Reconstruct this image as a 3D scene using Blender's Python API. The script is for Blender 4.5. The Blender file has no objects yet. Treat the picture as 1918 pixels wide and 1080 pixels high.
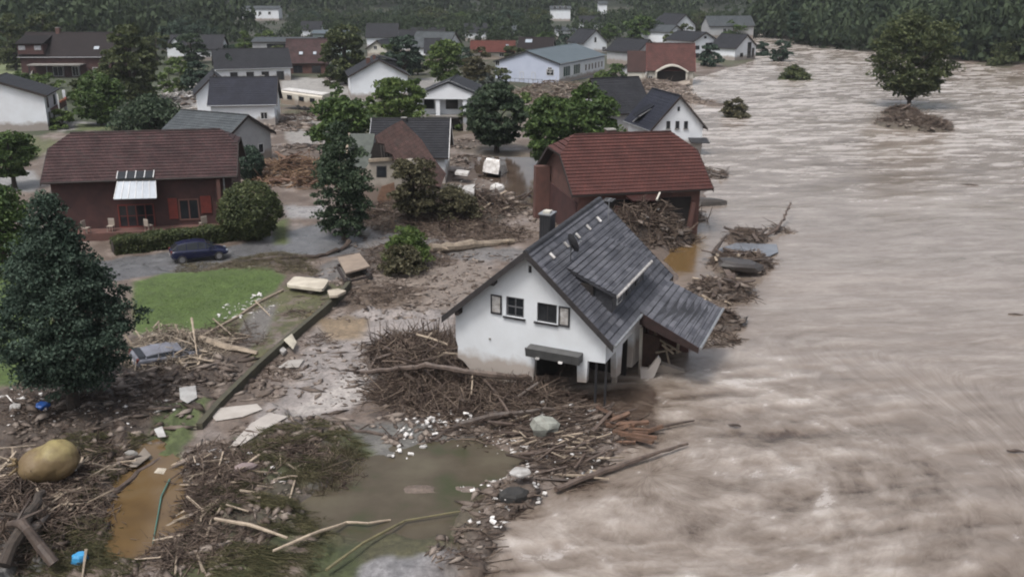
import bpy, math, random
import numpy as np
from mathutils import Vector, Matrix, Euler
from mathutils.geometry import tessellate_polygon
R_=math.radians
random.seed(7); rng=np.random.default_rng(7)
# ------------------------------------------------------------------ camera, sky, sun, exposure
scene=bpy.context.scene
col=scene.collection
FPX=1850.; CX=959.; CY=540.; CAMH=20.; TH=math.atan((CY+40.)/FPX)
cam_d=bpy.data.cameras.new('camera'); cam=bpy.data.objects.new('camera',cam_d); col.objects.link(cam)
cam.location=(0,0,CAMH); cam.rotation_euler=(math.pi/2-TH,0,0)
cam_d.sensor_width=36; cam_d.lens=36*FPX/1918.; cam_d.clip_end=4000; cam_d.clip_start=.5
scene.camera=cam
SUN_EL,SUN_AZ=R_(63),R_(215)
world=bpy.data.worlds.new("World"); scene.world=world; world.use_nodes=True
nt=world.node_tree; nt.nodes.clear()
wo=nt.nodes.new('ShaderNodeOutputWorld'); bg=nt.nodes.new('ShaderNodeBackground'); sky=nt.nodes.new('ShaderNodeTexSky')
sky.sky_type='NISHITA'; sky.sun_disc=False; sky.sun_elevation=SUN_EL; sky.sun_rotation=SUN_AZ
sky.air_density=1.0; sky.dust_density=6.0; sky.ozone_density=1.0
hs=nt.nodes.new('ShaderNodeHueSaturation'); hs.inputs['Saturation'].default_value=.42
nt.links.new(sky.outputs[0],hs.inputs['Color']); nt.links.new(hs.outputs[0],bg.inputs['Color'])
bg.inputs['Strength'].default_value=.13; nt.links.new(bg.outputs[0],wo.inputs['Surface'])
sd=bpy.data.lights.new('sun','SUN'); sd.energy=1.55; sd.angle=R_(14); sd.color=(1,.97,.93)
sun=bpy.data.objects.new('sun',sd); col.objects.link(sun)
dv=Vector((math.sin(SUN_AZ)*math.cos(SUN_EL),math.cos(SUN_AZ)*math.cos(SUN_EL),math.sin(SUN_EL)))
sun.rotation_euler=dv.to_track_quat('Z','Y').to_euler()
scene.view_settings.view_transform='Standard'; scene.view_settings.look='None'
scene.view_settings.exposure=.5; scene.view_settings.gamma=1
scene.render.engine='CYCLES'; scene.cycles.filter_width=2.0

# ------------------------------------------------------------------ layout helpers
cT,sT=math.cos(TH),math.sin(TH)
def ray(px,py):
    a=(px-CX)/FPX; b=-(py-CY)/FPX
    return Vector((a,cT+b*sT,-sT+b*cT))
def P(px,py,z=0.):
    d=ray(px,py); t=(z-CAMH)/d.z
    return Vector((0,0,CAMH))+d*t
def PT(px,py,Y):
    d=ray(px,py); return Vector((0,0,CAMH))+d*(Y/d.y)
def ppm(v): return FPX/(Vector(v)-Vector((0,0,CAMH))).length
def smooth(a,b,x):
    t=np.clip((x-a)/(b-a),0,1); return t*t*(3-2*t)
def _h(ix,iy,s):
    n=(ix.astype(np.int64)*374761393+iy.astype(np.int64)*668265263+s*974711)&0x7fffffff
    n=((n^(n>>13))*1274126177)&0x7fffffff
    return ((n^(n>>16))&0xffff)/65535.
def vn(x,y,s=0):
    x=np.asarray(x,float); y=np.asarray(y,float)
    ix=np.floor(x); iy=np.floor(y); fx=x-ix; fy=y-iy; ix=ix.astype(np.int64); iy=iy.astype(np.int64)
    u=fx*fx*(3-2*fx); v=fy*fy*(3-2*fy)
    a=_h(ix,iy,s); b=_h(ix+1,iy,s); c=_h(ix,iy+1,s); d=_h(ix+1,iy+1,s)
    return (a*(1-u)+b*u)*(1-v)+(c*(1-u)+d*u)*v
def fbm(x,y,s=0,o=4,g=.5):
    r=0;a=1;t=0
    for k in range(o):
        r=r+a*vn(x*2**k+17*k,y*2**k-9*k,s+k); t+=a; a*=g
    return r/t-.5
def sdist(poly,x,y):
    """signed distance (negative inside) to a ground polygon"""
    x=np.asarray(x,float); y=np.asarray(y,float)
    d2=np.full(x.shape,1e18); ins=np.zeros(x.shape,bool); n=len(poly)
    for i in range(n):
        ax,ay=poly[i]; bx,by=poly[(i+1)%n]; ex,ey=bx-ax,by-ay
        t=np.clip(((x-ax)*ex+(y-ay)*ey)/(ex*ex+ey*ey+1e-12),0,1)
        d2=np.minimum(d2,(x-ax-t*ex)**2+(y-ay-t*ey)**2)
        c=((ay>y)!=(by>y))
        with np.errstate(divide='ignore',invalid='ignore'):
            xi=(bx-ax)*(y-ay)/(by-ay+1e-30)+ax
        ins^=c&(x<xi)
    return np.where(ins,-1,1)*np.sqrt(d2)
def poly(*pp): return [tuple(P(a,b))[:2] for a,b in pp]

# ------------------------------------------------------------------ terrain
RIVER_L=poly((1398,72),(1412,100),(1418,112),(1345,132),(1296,150),(1288,172),(1300,215),(1290,280),(1318,300),(1335,340),(1322,372),
   (1262,392),(1232,425),(1268,520),(1190,560),(1100,700),(1010,742),(1080,760),(1215,805),(1222,822),(1100,880),(1010,925),(945,945),(915,985),(902,1020),(850,1090),(800,1200),(700,1500))
RIVER=RIVER_L+[(60.,12.),(300.,60.),(118.,150.),(117.,226.),(113.,262.),(100.,300.),(96.,335.),(92,420.),(70,420)]
MUDPOOL=poly((862,262),(905,285),(960,285),(1012,300),(1015,385),(985,392),(945,350),(900,330),(868,300))
OCHRE=poly((1236,425),(1308,415),(1322,455),(1300,500),(1262,505))
OCHRE2=poly((230,905),(262,850),(300,835),(330,900),(352,900),(345,960),(320,1010),(262,1060),(205,1045),(212,960))
FLOODED=poly((668,868),(740,835),(900,820),(975,845),(980,880),(905,915),(868,950),(838,1000),(700,1000),(585,990),(560,940),(600,905))
GARDEN=poly((-400,800),(-400,470),(250,500),(330,520),(520,505),(560,520),(648,545),(560,622),(480,692),(372,806),(310,860),(240,880),(100,1010),(-100,1200),(-500,1200))
MOUNDS=[]   # x,y,R,h
def mound(px,py,R,h): v=P(px,py); MOUNDS.append((v.x,v.y,R,h))
for a in [(800,700,3.4,.8),(960,752,3.2,.25),(730,660,2.2,.5),(1010,775,3.0,.5),(1110,800,2.4,.45),(1040,850,2.2,.3),
          (780,400,4.5,1.1),(870,385,3.8,.9),(930,385,3.,.5),(770,480,2.6,.7),(555,325,5.,1.2),(590,345,3.5,.8),
          (515,495,3.2,.45),(450,500,2.0,.3),(1215,405,3.6,1.2),(1155,398,2.6,1.1),(1200,432,2.8,.6),(1275,398,2.2,.5),(1390,490,2.8,.5),(1350,540,2.6,.55),(1340,600,2.0,.5),(1400,445,2.0,.35),
          (1712,232,6.5,1.0),(1690,212,3.5,.8),(1745,240,3.,.5),(1230,160,6.,1.4),(1280,185,4,.6),(1340,195,2.5,.3),
          (310,670,2.4,.5),(180,790,4.2,.35),(560,830,2.6,.4),(620,880,2.2,.35),(480,960,3.0,.5),(80,930,2.6,.5),(60,1040,2.2,.7),(400,900,2.2,.4),
          (1050,170,9,1.2),(1000,185,7,.8),(350,190,8,.8),(330,215,6,.7),(700,480,2.2,.35),(870,270,3,.4),(640,435,2.,.5),(560,280,3.,.3),(965,925,1.3,.22),(935,950,.9,.2),(915,985,.8,.2),(893,1020,.8,.18),(872,1060,.9,.18),(1205,450,3.2,2.0),(1160,458,2.8,1.8),(1252,448,2.3,1.0)]:
    mound(*a)
HAZ=0.
def ghr(x,y):
    x=np.asarray(x,float); y=np.asarray(y,float)
    dr=sdist(RIVER,x,y)+fbm(x*.45,y*.45,5,3)*1.6
    z=fbm(x*.16,y*.16,1,4)*.35+fbm(x*1.1,y*1.1,9,3)*.16*smooth(160,60,y)+.06
    g=sdist(GARDEN,x,y); z=z*(1-.5*smooth(.3,-.3,g))+.38*smooth(.25,-.1,g)
    for mx,my,R,h in MOUNDS:
        r2=((x-mx)**2+(y-my)**2)/(R*R); z=z+h*np.clip(1-r2,0,1)**1.3*(.75+.9*fbm(x*1.3,y*1.3,3,3))
    for pl in ROUGHZ: z=z+(np.abs(fbm(x*1.2,y*1.2,13,4))*1.1-.1)*smooth(.8,-1.2,sdist(pl,x,y))
    for pl,lv in POOLS:
        d=sdist(pl,x,y)+fbm(x*.9,y*.9,11,4)*1.5
        z=np.where(d<6,np.maximum(z,lv+.05),z); z=np.where(d<.45, z*smooth(-.35,.45,d)+(lv-(.2 if lv!=.021 else .10)+(0 if lv!=.021 else fbm(x*.55,y*.8,17,4)*.55))*(1-smooth(-.35,.45,d)),z)
    isl=0
    for mx,my,R,h in MOUNDS: isl=np.maximum(isl,np.clip(1.15-np.sqrt((x-mx)**2+(y-my)**2)/R,0,1))
    bank=smooth(-2.2,.9,dr)
    bank=np.maximum(bank,smooth(.05,.45,isl))
    z=z*bank+(-1.4)*(1-bank)
    # far hills
    dl=(-112-(y-266)*.04-x); hill=np.clip(dl,0,None)*.30*smooth(0,60,dl)*smooth(190,260,y)
    hill=np.minimum(hill,60)
    hr=np.clip(x-118+np.clip(y-262,0,90)*.28,0,400)*.33
    hf=np.clip(y-560,0,1000)*.16
    z=z+hill+np.minimum(hr,70)*(y>150)+np.minimum(hf,60)
    return z
POOLS=[(MUDPOOL,-.02),(OCHRE2,.22),(FLOODED,.021)]
ROUGHZ=[poly((20,700),(260,680),(500,690),(470,760),(400,800),(330,900),(420,860),(640,800),(680,870),(560,960),(560,1040),(480,1120),(-100,1200),(-200,800)),poly((650,540),(830,540),(820,600),(660,610)),poly((980,880),(1010,925),(915,985),(850,1090),(800,1090),(870,960)),poly((690,640),(860,640),(1080,740),(1100,790),(780,800)),poly((650,350),(990,360),(1000,440),(900,450),(680,440))]
def gz(x,y): return float(ghr(np.array([x]),np.array([y]))[0])
def G(px,py,dz=0.):
    v=P(px,py); 
    for k in range(3): v=P(px,py,gz(v.x,v.y)+dz)
    return v

# ------------------------------------------------------------------ materials
MATS={}
def nm(name):
    m=bpy.data.materials.new(name); m.use_nodes=True; n=m.node_tree; b=n.nodes['Principled BSDF']; MATS[name]=m
    return m,n,b
def N(n,t,**k):
    o=n.nodes.new(t)
    for a,v in k.items():
        if a in ('operation','blend_type','data_type','feature','wave_type','bands_direction','attribute_name','noise_dimensions','layer_name'): setattr(o,a,v)
        else: o.inputs[a.replace('_',' ')].default_value=v
    return o
def mixc(n,f,a,b,bt='MIX'):
    m=n.nodes.new('ShaderNodeMix'); m.data_type='RGBA'; m.blend_type=bt
    for s,v in ((m.inputs[0],f),(m.inputs[6],a),(m.inputs[7],b)):
        if hasattr(v,'links'): n.links.new(v,s)
        else: s.default_value=v if isinstance(v,float) else (tuple(v)+(1,))[:4]
    return m.outputs[2]
def ramp(n,src,pts):
    r=n.nodes.new('ShaderNodeValToRGB'); n.links.new(src,r.inputs[0])
    e=r.color_ramp.elements
    while len(e)<len(pts): e.new(.5)
    for i,(p,c) in enumerate(pts): e[i].position=p; e[i].color=(c,c,c,1) if isinstance(c,(int,float)) else tuple(c)+(1,)
    return r.outputs[0]
def surf(name,c,c2=None,rough=.8,scale=2.,bump=.1,spec=.5,dirt=None,det=6.,rand=0.,bscale=None,metal=0.):
    """plain procedural surface: two tones broken up by noise, fine bump, optional dirt rising from the ground"""
    m,n,b=nm(name); c2=c2 or tuple(x*.75 for x in c)
    tc=N(n,'ShaderNodeTexCoord'); no=N(n,'ShaderNodeTexNoise',Scale=scale,Detail=det,Roughness=.6)
    n.links.new(tc.outputs['Object'],no.inputs['Vector'])
    o=mixc(n,ramp(n,no.outputs[0],[(.35,0),(.65,1)]),c,c2)
    if rand:
        oi=N(n,'ShaderNodeObjectInfo'); hv=N(n,'ShaderNodeHueSaturation'); mr=N(n,'ShaderNodeMapRange')
        mr.inputs[3].default_value=1-rand; mr.inputs[4].default_value=1+rand
        n.links.new(oi.outputs['Random'],mr.inputs[0]); n.links.new(mr.outputs[0],hv.inputs['Value']); n.links.new(o,hv.inputs['Color']); o=hv.outputs[0]
    if dirt:
        dz,dc=dirt
        sx=N(n,'ShaderNodeSeparateXYZ'); n.links.new(tc.outputs['Object'],sx.inputs[0])
        n2=N(n,'ShaderNodeTexNoise',Scale=1.3,Detail=5.); n.links.new(tc.outputs['Object'],n2.inputs['Vector'])
        ad=N(n,'ShaderNodeMath',operation='MULTIPLY_ADD'); n.links.new(n2.outputs[0],ad.inputs[0]); ad.inputs[1].default_value=-1.2; n.links.new(sx.outputs[2],ad.inputs[2])
        mr=N(n,'ShaderNodeMapRange'); n.links.new(ad.outputs[0],mr.inputs[0]); mr.inputs[1].default_value=dz-.9; mr.inputs[2].default_value=dz-.35; mr.inputs[3].default_value=.85; mr.inputs[4].default_value=0
        o=mixc(n,mr.outputs[0],o,dc)
    n.links.new(o,b.inputs['Base Color']); b.inputs['Roughness'].default_value=rough
    b.inputs['Specular IOR Level'].default_value=spec; b.inputs['Metallic'].default_value=metal
    if bump:
        nb=N(n,'ShaderNodeTexNoise',Scale=(bscale or scale*6),Detail=4.); n.links.new(tc.outputs['Object'],nb.inputs['Vector'])
        bp=N(n,'ShaderNodeBump',Strength=bump,Distance=.05); n.links.new(nb.outputs[0],bp.inputs['Height']); n.links.new(bp.outputs[0],b.inputs['Normal'])
    return m
def tiles(name,c1,c2,tw=.34,th=.36,rough=.6,moss=None,contrast=.5):
    m,n,b=nm(name); uv=N(n,'ShaderNodeUVMap'); uv.uv_map='UVMap'
    br=n.nodes.new('ShaderNodeTexBrick'); br.offset=.5; br.inputs['Scale'].default_value=1
    br.inputs['Brick Width'].default_value=tw; br.inputs['Row Height'].default_value=th; br.inputs['Mortar Size'].default_value=.018
    br.inputs['Color1'].default_value=c1+(1,); br.inputs['Color2'].default_value=c2+(1,); br.inputs['Mortar'].default_value=tuple(x*.35 for x in c1)+(1,)
    br.inputs['Mortar Smooth'].default_value=.4
    n.links.new(uv.outputs[0],br.inputs['Vector'])
    tc=N(n,'ShaderNodeTexCoord'); no=N(n,'ShaderNodeTexNoise',Scale=.7,Detail=7.,Roughness=.65); n.links.new(tc.outputs['Object'],no.inputs['Vector'])
    o=mixc(n,1.0,br.outputs[0],ramp(n,no.outputs[0],[(.3,1-contrast*.6),(.7,1+contrast*.35)]),'MULTIPLY')
    if moss:
        n2=N(n,'ShaderNodeTexNoise',Scale=1.6,Detail=8.,Roughness=.7); n.links.new(tc.outputs['Object'],n2.inputs['Vector'])
        o=mixc(n,ramp(n,n2.outputs[0],[(.52,0),(.7,.7)]),o,moss)
    n.links.new(o,b.inputs['Base Color']); b.inputs['Roughness'].default_value=rough; b.inputs['Specular IOR Level'].default_value=.2
    bp=N(n,'ShaderNodeBump',Strength=.5,Distance=.03); n.links.new(br.outputs[1],bp.inputs['Height']); bp.invert=True; n.links.new(bp.outputs[0],b.inputs['Normal'])
    return m
def leafm(name,c1,c2,c3,tr=.25,rough=.6,ns=.8,k=.8):
    m,n,b=nm(name); g=N(n,'ShaderNodeNewGeometry')
    tc=N(n,'ShaderNodeTexCoord'); no=N(n,'ShaderNodeTexNoise',Scale=ns,Detail=3.); n.links.new(tc.outputs['Object'],no.inputs['Vector'])
    ad=N(n,'ShaderNodeMath',operation='MULTIPLY_ADD'); n.links.new(no.outputs[0],ad.inputs[0]); ad.inputs[1].default_value=k
    mu=N(n,'ShaderNodeMath',operation='MULTIPLY'); n.links.new(g.outputs['Random Per Island'],mu.inputs[0]); mu.inputs[1].default_value=.6
    n.links.new(mu.outputs[0],ad.inputs[2])
    o=ramp(n,ad.outputs[0],[(.25,c1),(.6,c2),(.95,c3)])
    n.links.new(o,b.inputs['Base Color']); b.inputs['Roughness'].default_value=rough; b.inputs['Specular IOR Level'].default_value=.25
    t=n.nodes.new('ShaderNodeBsdfTranslucent'); n.links.new(o,t.inputs['Color']); ms=n.nodes.new('ShaderNodeMixShader'); ms.inputs[0].default_value=tr
    out=n.nodes['Material Output']; n.links.new(b.outputs[0],ms.inputs[1]); n.links.new(t.outputs[0],ms.inputs[2]); n.links.new(ms.outputs[0],out.inputs['Surface'])
    return m
MUD=(.17,.13,.11)
white=surf('white_plaster',(.66,.69,.73),(.60,.62,.65),.85,.6,.05,dirt=(1.1,(.22,.18,.15)))
white_f=surf('white_plaster_old',(.66,.69,.72),(.56,.58,.61),.85,.45,.08,dirt=(1.3,(.30,.26,.23)),det=9.)
offw=surf('cream_plaster',(.50,.48,.43),(.42,.40,.35),.85,.6,.05,dirt=(1.2,(.22,.18,.15)))
greyw=surf('grey_plaster',(.36,.37,.38),(.30,.30,.31),.85,.6,.05,dirt=(1.2,(.22,.18,.15)))
bluew=surf('pale_blue_cladding',(.42,.46,.56),(.38,.42,.52),.6,.6,.03)
beige=surf('grey_beige_render',(.30,.27,.235),(.22,.20,.17),.9,1.2,.15,dirt=(1.6,(.16,.12,.10)))
brickd=surf('dark_red_timber',(.060,.024,.022),(.036,.015,.015),.75,1.,.1)
brickb=surf('brown_brick',(.115,.055,.045),(.075,.038,.032),.85,1.2,.15)
redclad=surf('red_cladding',(.15,.025,.020),(.10,.018,.015),.6,.8,.05)
redshut=surf('red_shutter_paint',(.16,.030,.022),(.10,.02,.016),.5,3.,.05)
glass=surf('dark_window_glass',(.012,.014,.017),(.02,.022,.026),.08,1.,0)
glassm=surf('milky_canopy_glass',(.30,.34,.39),(.24,.27,.31),.4,1.2,.02)
frameW=surf('white_frame_paint',(.62,.62,.62),(.5,.5,.5),.5,3.,.02)
frameD=surf('dark_frame_paint',(.03,.03,.034),(.02,.02,.022),.5,3.,.02)
wooddk=surf('dark_stained_timber',(.030,.020,.018),(.018,.013,.012),.7,3.,.1)
zinc=surf('zinc_metal',(.34,.35,.37),(.25,.26,.27),.35,3.,.03,metal=.5)
dark=surf('painted_interior_shade',(.012,.010,.010),(.02,.016,.014),.95,2.,.1)  # near-black colour standing in for the shade inside openings
concrete=surf('wet_concrete',(.26,.25,.235),(.18,.17,.155),.6,1.5,.2)
mudm=surf('wet_mud_coat',MUD,(.10,.075,.06),.4,2.,.3)
r_grey=tiles('grey_concrete_tiles',(.110,.112,.128),(.058,.060,.072),.85,.34,.6,contrast=.7)
r_blue=tiles('slate_blue_tiles',(.022,.024,.036),(.016,.018,.028),.34,.34,.6)
r_slate=tiles('slate_grey_tiles',(.028,.029,.034),(.020,.021,.026),.34,.34,.6)
r_lite=tiles('weathered_light_tiles',(.075,.085,.092),(.058,.066,.073),.34,.34,.6)
r_brown=tiles('brown_red_tiles',(.066,.036,.036),(.046,.027,.028),.32,.36,.7,moss=(.04,.036,.034),contrast=.8)
r_red=tiles('brick_red_tiles',(.088,.034,.029),(.066,.028,.025),.30,.36,.6,contrast=.5)
r_rust=tiles('faded_rust_tiles',(.105,.062,.054),(.07,.045,.040),.30,.36,.7,moss=(.06,.054,.048),contrast=.7)
r_dkbr=tiles('dark_brown_tiles',(.020,.014,.015),(.015,.011,.012),.30,.36,.65)
r_far=tiles('red_far_tiles',(.11,.036,.028),(.09,.03,.024),.30,.36,.65)
r_metal=surf('blue_grey_sheet_roof',(.075,.098,.112),(.062,.082,.095),.5,.4,.03)
bark=surf('bark',(.055,.042,.034),(.03,.024,.02),.9,4.,.4)
wetwood=surf('wet_driftwood',(.095,.07,.056),(.05,.036,.03),.55,3.,.3,rand=.35)
palewood=surf('bare_pale_wood',(.33,.27,.205),(.20,.16,.12),.65,3.,.2,rand=.3)
orangewood=surf('split_orange_timber',(.15,.085,.055),(.085,.05,.034),.65,3.,.2,rand=.25)
trash_w=surf('white_plastic',(.58,.57,.56),(.30,.28,.26),.5,3.,.1,rand=.35)
trash_b=surf('blue_plastic',(.02,.11,.42),(.015,.08,.30),.4,3.,.05)
trash_c=surf('cyan_plastic',(.05,.28,.52),(.04,.2,.4),.4,3.,.05)
carblue=surf('dark_blue_car_paint',(.008,.011,.036),(.007,.009,.03),.22,.5,0)
cargrey=surf('scratched_grey_car_paint',(.19,.20,.235),(.12,.12,.14),.35,2.,.05)
rubber=surf('black_rubber',(.02,.02,.02),(.03,.028,.026),.8,4.,.05)
alloy=surf('alloy_rim',(.30,.30,.31),(.2,.2,.2),.35,4.,0,metal=.6)
straw=surf('yellow_silage_wrap',(.33,.28,.12),(.20,.165,.07),.6,2.2,.8,dirt=(1.5,(.11,.07,.035)),bscale=4.)
twigm=leafm('brown_twigs',(.028,.019,.015),(.060,.042,.034),(.15,.115,.09),0.)
twigg=leafm('olive_twigs',(.030,.027,.014),(.065,.055,.032),(.14,.12,.075),0.)
grassd=leafm('flattened_wet_grass',(.018,.022,.008),(.045,.045,.018),(.10,.088,.045),.1)
grassg=leafm('lawn_blades',(.045,.085,.016),(.075,.125,.028),(.115,.16,.045),.2)
L_dark=leafm('dark_conifer_needles',(.008,.018,.012),(.020,.038,.026),(.062,.092,.066),.12,.7)
L_mid=leafm('mid_green_leaves',(.017,.035,.011),(.038,.068,.020),(.085,.130,.038))
L_light=leafm('light_green_leaves',(.028,.052,.014),(.060,.096,.026),(.12,.165,.05))
L_olive=leafm('olive_green_leaves',(.018,.029,.011),(.042,.056,.023),(.095,.11,.046))
L_blue=leafm('blue_green_leaves',(.013,.025,.015),(.030,.050,.028),(.065,.092,.052))
L_brown=leafm('mud_washed_leaves',(.026,.025,.013),(.055,.052,.028),(.12,.11,.065))
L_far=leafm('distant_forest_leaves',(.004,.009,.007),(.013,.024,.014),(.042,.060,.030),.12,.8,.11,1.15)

# ------------------------------------------------------------------ mesh builder
class MB:
    def __init__(s): s.v=[]; s.f=[]; s.uv=[]; s.mi=[]; s.m=0
    def add(s,vs,fs,uvs=None):
        o=len(s.v); s.v+= [tuple(v) for v in vs]
        for i,f in enumerate(fs):
            s.f.append([o+k for k in f]); s.mi.append(s.m)
            s.uv.append(uvs[i] if uvs else [(0,0)]*len(f))
    def quad(s,a,b,c,d,uv=None): s.add([a,b,c,d],[(0,1,2,3)],[uv] if uv else None)
    def box(s,c,sz,M=None,tap=1.):
        x,y,z=[k/2 for k in sz]; t=tap
        vs=[Vector(p) for p in ((-x,-y,-z),(x,-y,-z),(x,y,-z),(-x,y,-z),(-x*t,-y*t,z),(x*t,-y*t,z),(x*t,y*t,z),(-x*t,y*t,z))]
        if M is not None: vs=[M@v for v in vs]
        vs=[v+Vector(c) for v in vs]
        s.add(vs,[(3,2,1,0),(4,5,6,7),(0,1,5,4),(1,2,6,5),(2,3,7,6),(3,0,4,7)])
    def bb(s,x0,x1,y0,y1,z0,z1): s.box(((x0+x1)/2,(y0+y1)/2,(z0+z1)/2),(abs(x1-x0),abs(y1-y0),abs(z1-z0)))
    def slab(s,a,b,c,d,t):
        """quad with thickness t below its face"""
        a,b,c,d=map(Vector,(a,b,c,d)); n=(b-a).cross(c-a).normalized()
        if n.z<0: n=-n
        lo=[p-n*t for p in (a,b,c,d)]
        s.add([a,b,c,d]+lo,[(0,1,2,3),(7,6,5,4),(0,4,5,1),(1,5,6,2),(2,6,7,3),(3,7,4,0)])
    def prism(s,pts,off):
        """planar polygon (list of Vector) extruded by off"""
        n=len(pts); pts=[Vector(p) for p in pts]; o=Vector(off)
        s.add(pts+[p+o for p in pts],[tuple(range(n)),tuple(range(2*n-1,n-1,-1))]+[(i,(i+n),((i+1)%n)+n,(i+1)%n) for i in range(n)])
    def tube(s,pts,rad,n=6,cap=True):
        pts=[Vector(p) for p in pts]; k=len(pts)
        if not hasattr(rad,'__len__'): rad=[rad]*k
        vs=[];
        for i,p in enumerate(pts):
            d=(pts[min(i+1,k-1)]-pts[max(i-1,0)]).normalized()
            a=d.orthogonal() if i==0 else (a-d*a.dot(d))
            a.normalize(); b=d.cross(a)
            for j in range(n):
                t=2*math.pi*j/n; vs.append(p+(a*math.cos(t)+b*math.sin(t))*rad[i])
        fs=[(i*n+j,i*n+(j+1)%n,(i+1)*n+(j+1)%n,(i+1)*n+j) for i in range(k-1) for j in range(n)]
        if cap: fs+=[tuple(range(n-1,-1,-1)),tuple(range((k-1)*n,k*n))]
        s.add(vs,fs)
    def rings(s,rings,cap=True,close=True):
        n=len(rings[0]); vs=[v for r in rings for v in r]; k=len(rings)
        fs=[(i*n+j,i*n+(j+1)%n,(i+1)*n+(j+1)%n,(i+1)*n+j) for i in range(k-1) for j in range(n)]
        if cap: fs+=[tuple(range(n-1,-1,-1)),tuple(range((k-1)*n,k*n))]
        s.add(vs,fs)
    def build(s,name,mats,parent=None,smooth=False,loc=None,rot=None):
        me=bpy.data.meshes.new(name); me.from_pydata(s.v,[],s.f); 
        u=me.uv_layers.new(name='UVMap'); fl=[c for f in s.uv for p in f for c in p]; u.data.foreach_set('uv',fl)
        for m in (mats if isinstance(mats,(list,tuple)) else [mats]): me.materials.append(m)
        me.polygons.foreach_set('material_index',s.mi)
        if smooth: me.polygons.foreach_set('use_smooth',[True]*len(s.f))
        me.update()
        return link(name,me,parent,loc,rot)
def link(name,me,parent=None,loc=None,rot=None):
    o=bpy.data.objects.new(name,me); col.objects.link(o)
    if parent: o.parent=parent
    if loc is not None: o.location=loc
    if rot is not None: o.rotation_euler=rot
    return o
def tag(o,label,cat=None,group=None,kind=None):
    if label: o['label']=label
    if cat: o['category']=cat
    if group: o['group']=group
    if kind: o['kind']=kind
    return o
def empty(name,loc,rot=(0,0,0),order='XYZ'):
    o=bpy.data.objects.new(name,None); col.objects.link(o); o.location=loc; o.rotation_mode=order; o.rotation_euler=rot; o.empty_display_size=.5
    return o
def rawmesh(name,V,Fq,mats,smooth=False,parent=None,loc=None,nside=4):
    me=bpy.data.meshes.new(name); nv=len(V); nf=len(Fq)
    me.vertices.add(nv); me.vertices.foreach_set('co',np.asarray(V,np.float32).ravel())
    me.loops.add(nf*nside); me.loops.foreach_set('vertex_index',np.asarray(Fq,np.int32).ravel())
    me.polygons.add(nf); me.polygons.foreach_set('loop_start',np.arange(nf,dtype=np.int32)*nside); me.polygons.foreach_set('loop_total',np.full(nf,nside,np.int32))
    if smooth: me.polygons.foreach_set('use_smooth',np.ones(nf,bool))
    for m in (mats if isinstance(mats,(list,tuple)) else [mats]): me.materials.append(m)
    me.update(calc_edges=True); 
    return link(name,me,parent,loc)

# ------------------------------------------------------------------ ground sheet
def fan(y0,y1,r,tin,ni,tout,no):
    ys=[y0]
    while ys[-1]<y1: ys.append(ys[-1]*(1+r))
    ts=np.concatenate([np.linspace(-tout,-tin,no)[:-1],np.linspace(-tin,tin,ni),np.linspace(tin,tout,no)[1:]])
    Y,T=np.meshgrid(np.array(ys),ts,indexing='ij'); X=Y*T
    nr,nc=Y.shape; i=np.arange(nr*nc).reshape(nr,nc)
    F=np.stack([i[:-1,:-1],i[:-1,1:],i[1:,1:],i[1:,:-1]],-1).reshape(-1,4)
    return X.ravel(),Y.ravel(),F
X,Y,F=fan(16,1150,.0062,.62,400,1.5,26)
Z=ghr(X,Y)
C=np.zeros((len(X),4)); 
n1=fbm(X*.5,Y*.5,21,5); n2=fbm(X*2.3,Y*2.3,31,4); n3=fbm(X*.09,Y*.09,41,3)
def paint(mask,c,wet=None):
    m=mask[:,None]; C[:,:3]=C[:,:3]*(1-m)+np.array(c)*m
    if wet is not None: C[:,3]=C[:,3]*(1-mask)+wet*mask
C[:,:3]=np.array((.165,.130,.108)); C[:,3]=.45
paint(smooth(-.12,.22,n1+n2*.6),(.105,.078,.062),.35)
paint(smooth(.05,.25,-n1+n2*.3),(.22,.185,.165),.7)
def zone(c,wet,pts,soft=.35,amp=.8,f=.9,op=1.,speck=0.):
    pl=poly(*pts) if pts and not isinstance(pts[0][0],float) else pts
    xs=[p[0] for p in pl]; ys=[p[1] for p in pl]
    sel=(X>min(xs)-4)&(X<max(xs)+4)&(Y>min(ys)-4)&(Y<max(ys)+4)
    if not sel.any(): return
    x,y=X[sel],Y[sel]; sc=np.clip(y/70,.7,4)
    d=sdist(pl,x,y)+fbm(x*f/sc,y*f/sc,int(abs(pts[0][0])*7)%91,4)*amp*2*sc
    m=smooth(soft,-soft,d)*op
    if speck: m=m*smooth(-speck,speck*.6,n2[sel]+.08)
    M=np.zeros(len(X)); M[sel]=m; paint(M,c,wet)
# distance: damp village ground, meadow, hill floor
paint(smooth(-.08,.10,n3)*smooth(100,150,Y),(.075,.078,.045),.15)
zone((.045,.055,.028),.1,[(-100,140),(230,100),(420,90),(380,240),(120,250),(-100,245)],2.,2.)
zone((.045,.05,.028),.1,[(380,95),(1180,95),(1180,130),(930,215),(700,215),(660,150),(560,140),(380,150)],2.,3.,speck=.25)
zone((.30,.29,.28),.4,[(330,150),(352,148),(375,200),(420,232),(350,236),(335,190)],.8,1.)
paint(smooth(255,300,Y)*.8,(.02,.028,.016),.1)
paint(smooth(.5,2,Z-3.)*smooth(200,240,Y),(.014,.020,.011),.05)
zone((.145,.17,.085),.1,[(-200,115),(68,103),(66,142),(-200,150)],1.5,1.)
zone((.30,.29,.275),.3,[(523,152),(575,147),(640,153),(655,172),(640,182),(560,172),(525,168)],.8,1.)
zone((.26,.25,.24),.3,[(640,185),(655,175),(700,190),(690,205)],.8,1.)
zone((.26,.24,.22),.75,[(530,222),(596,205),(612,235),(600,262),(575,275),(530,262)],.6,1.2)
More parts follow.
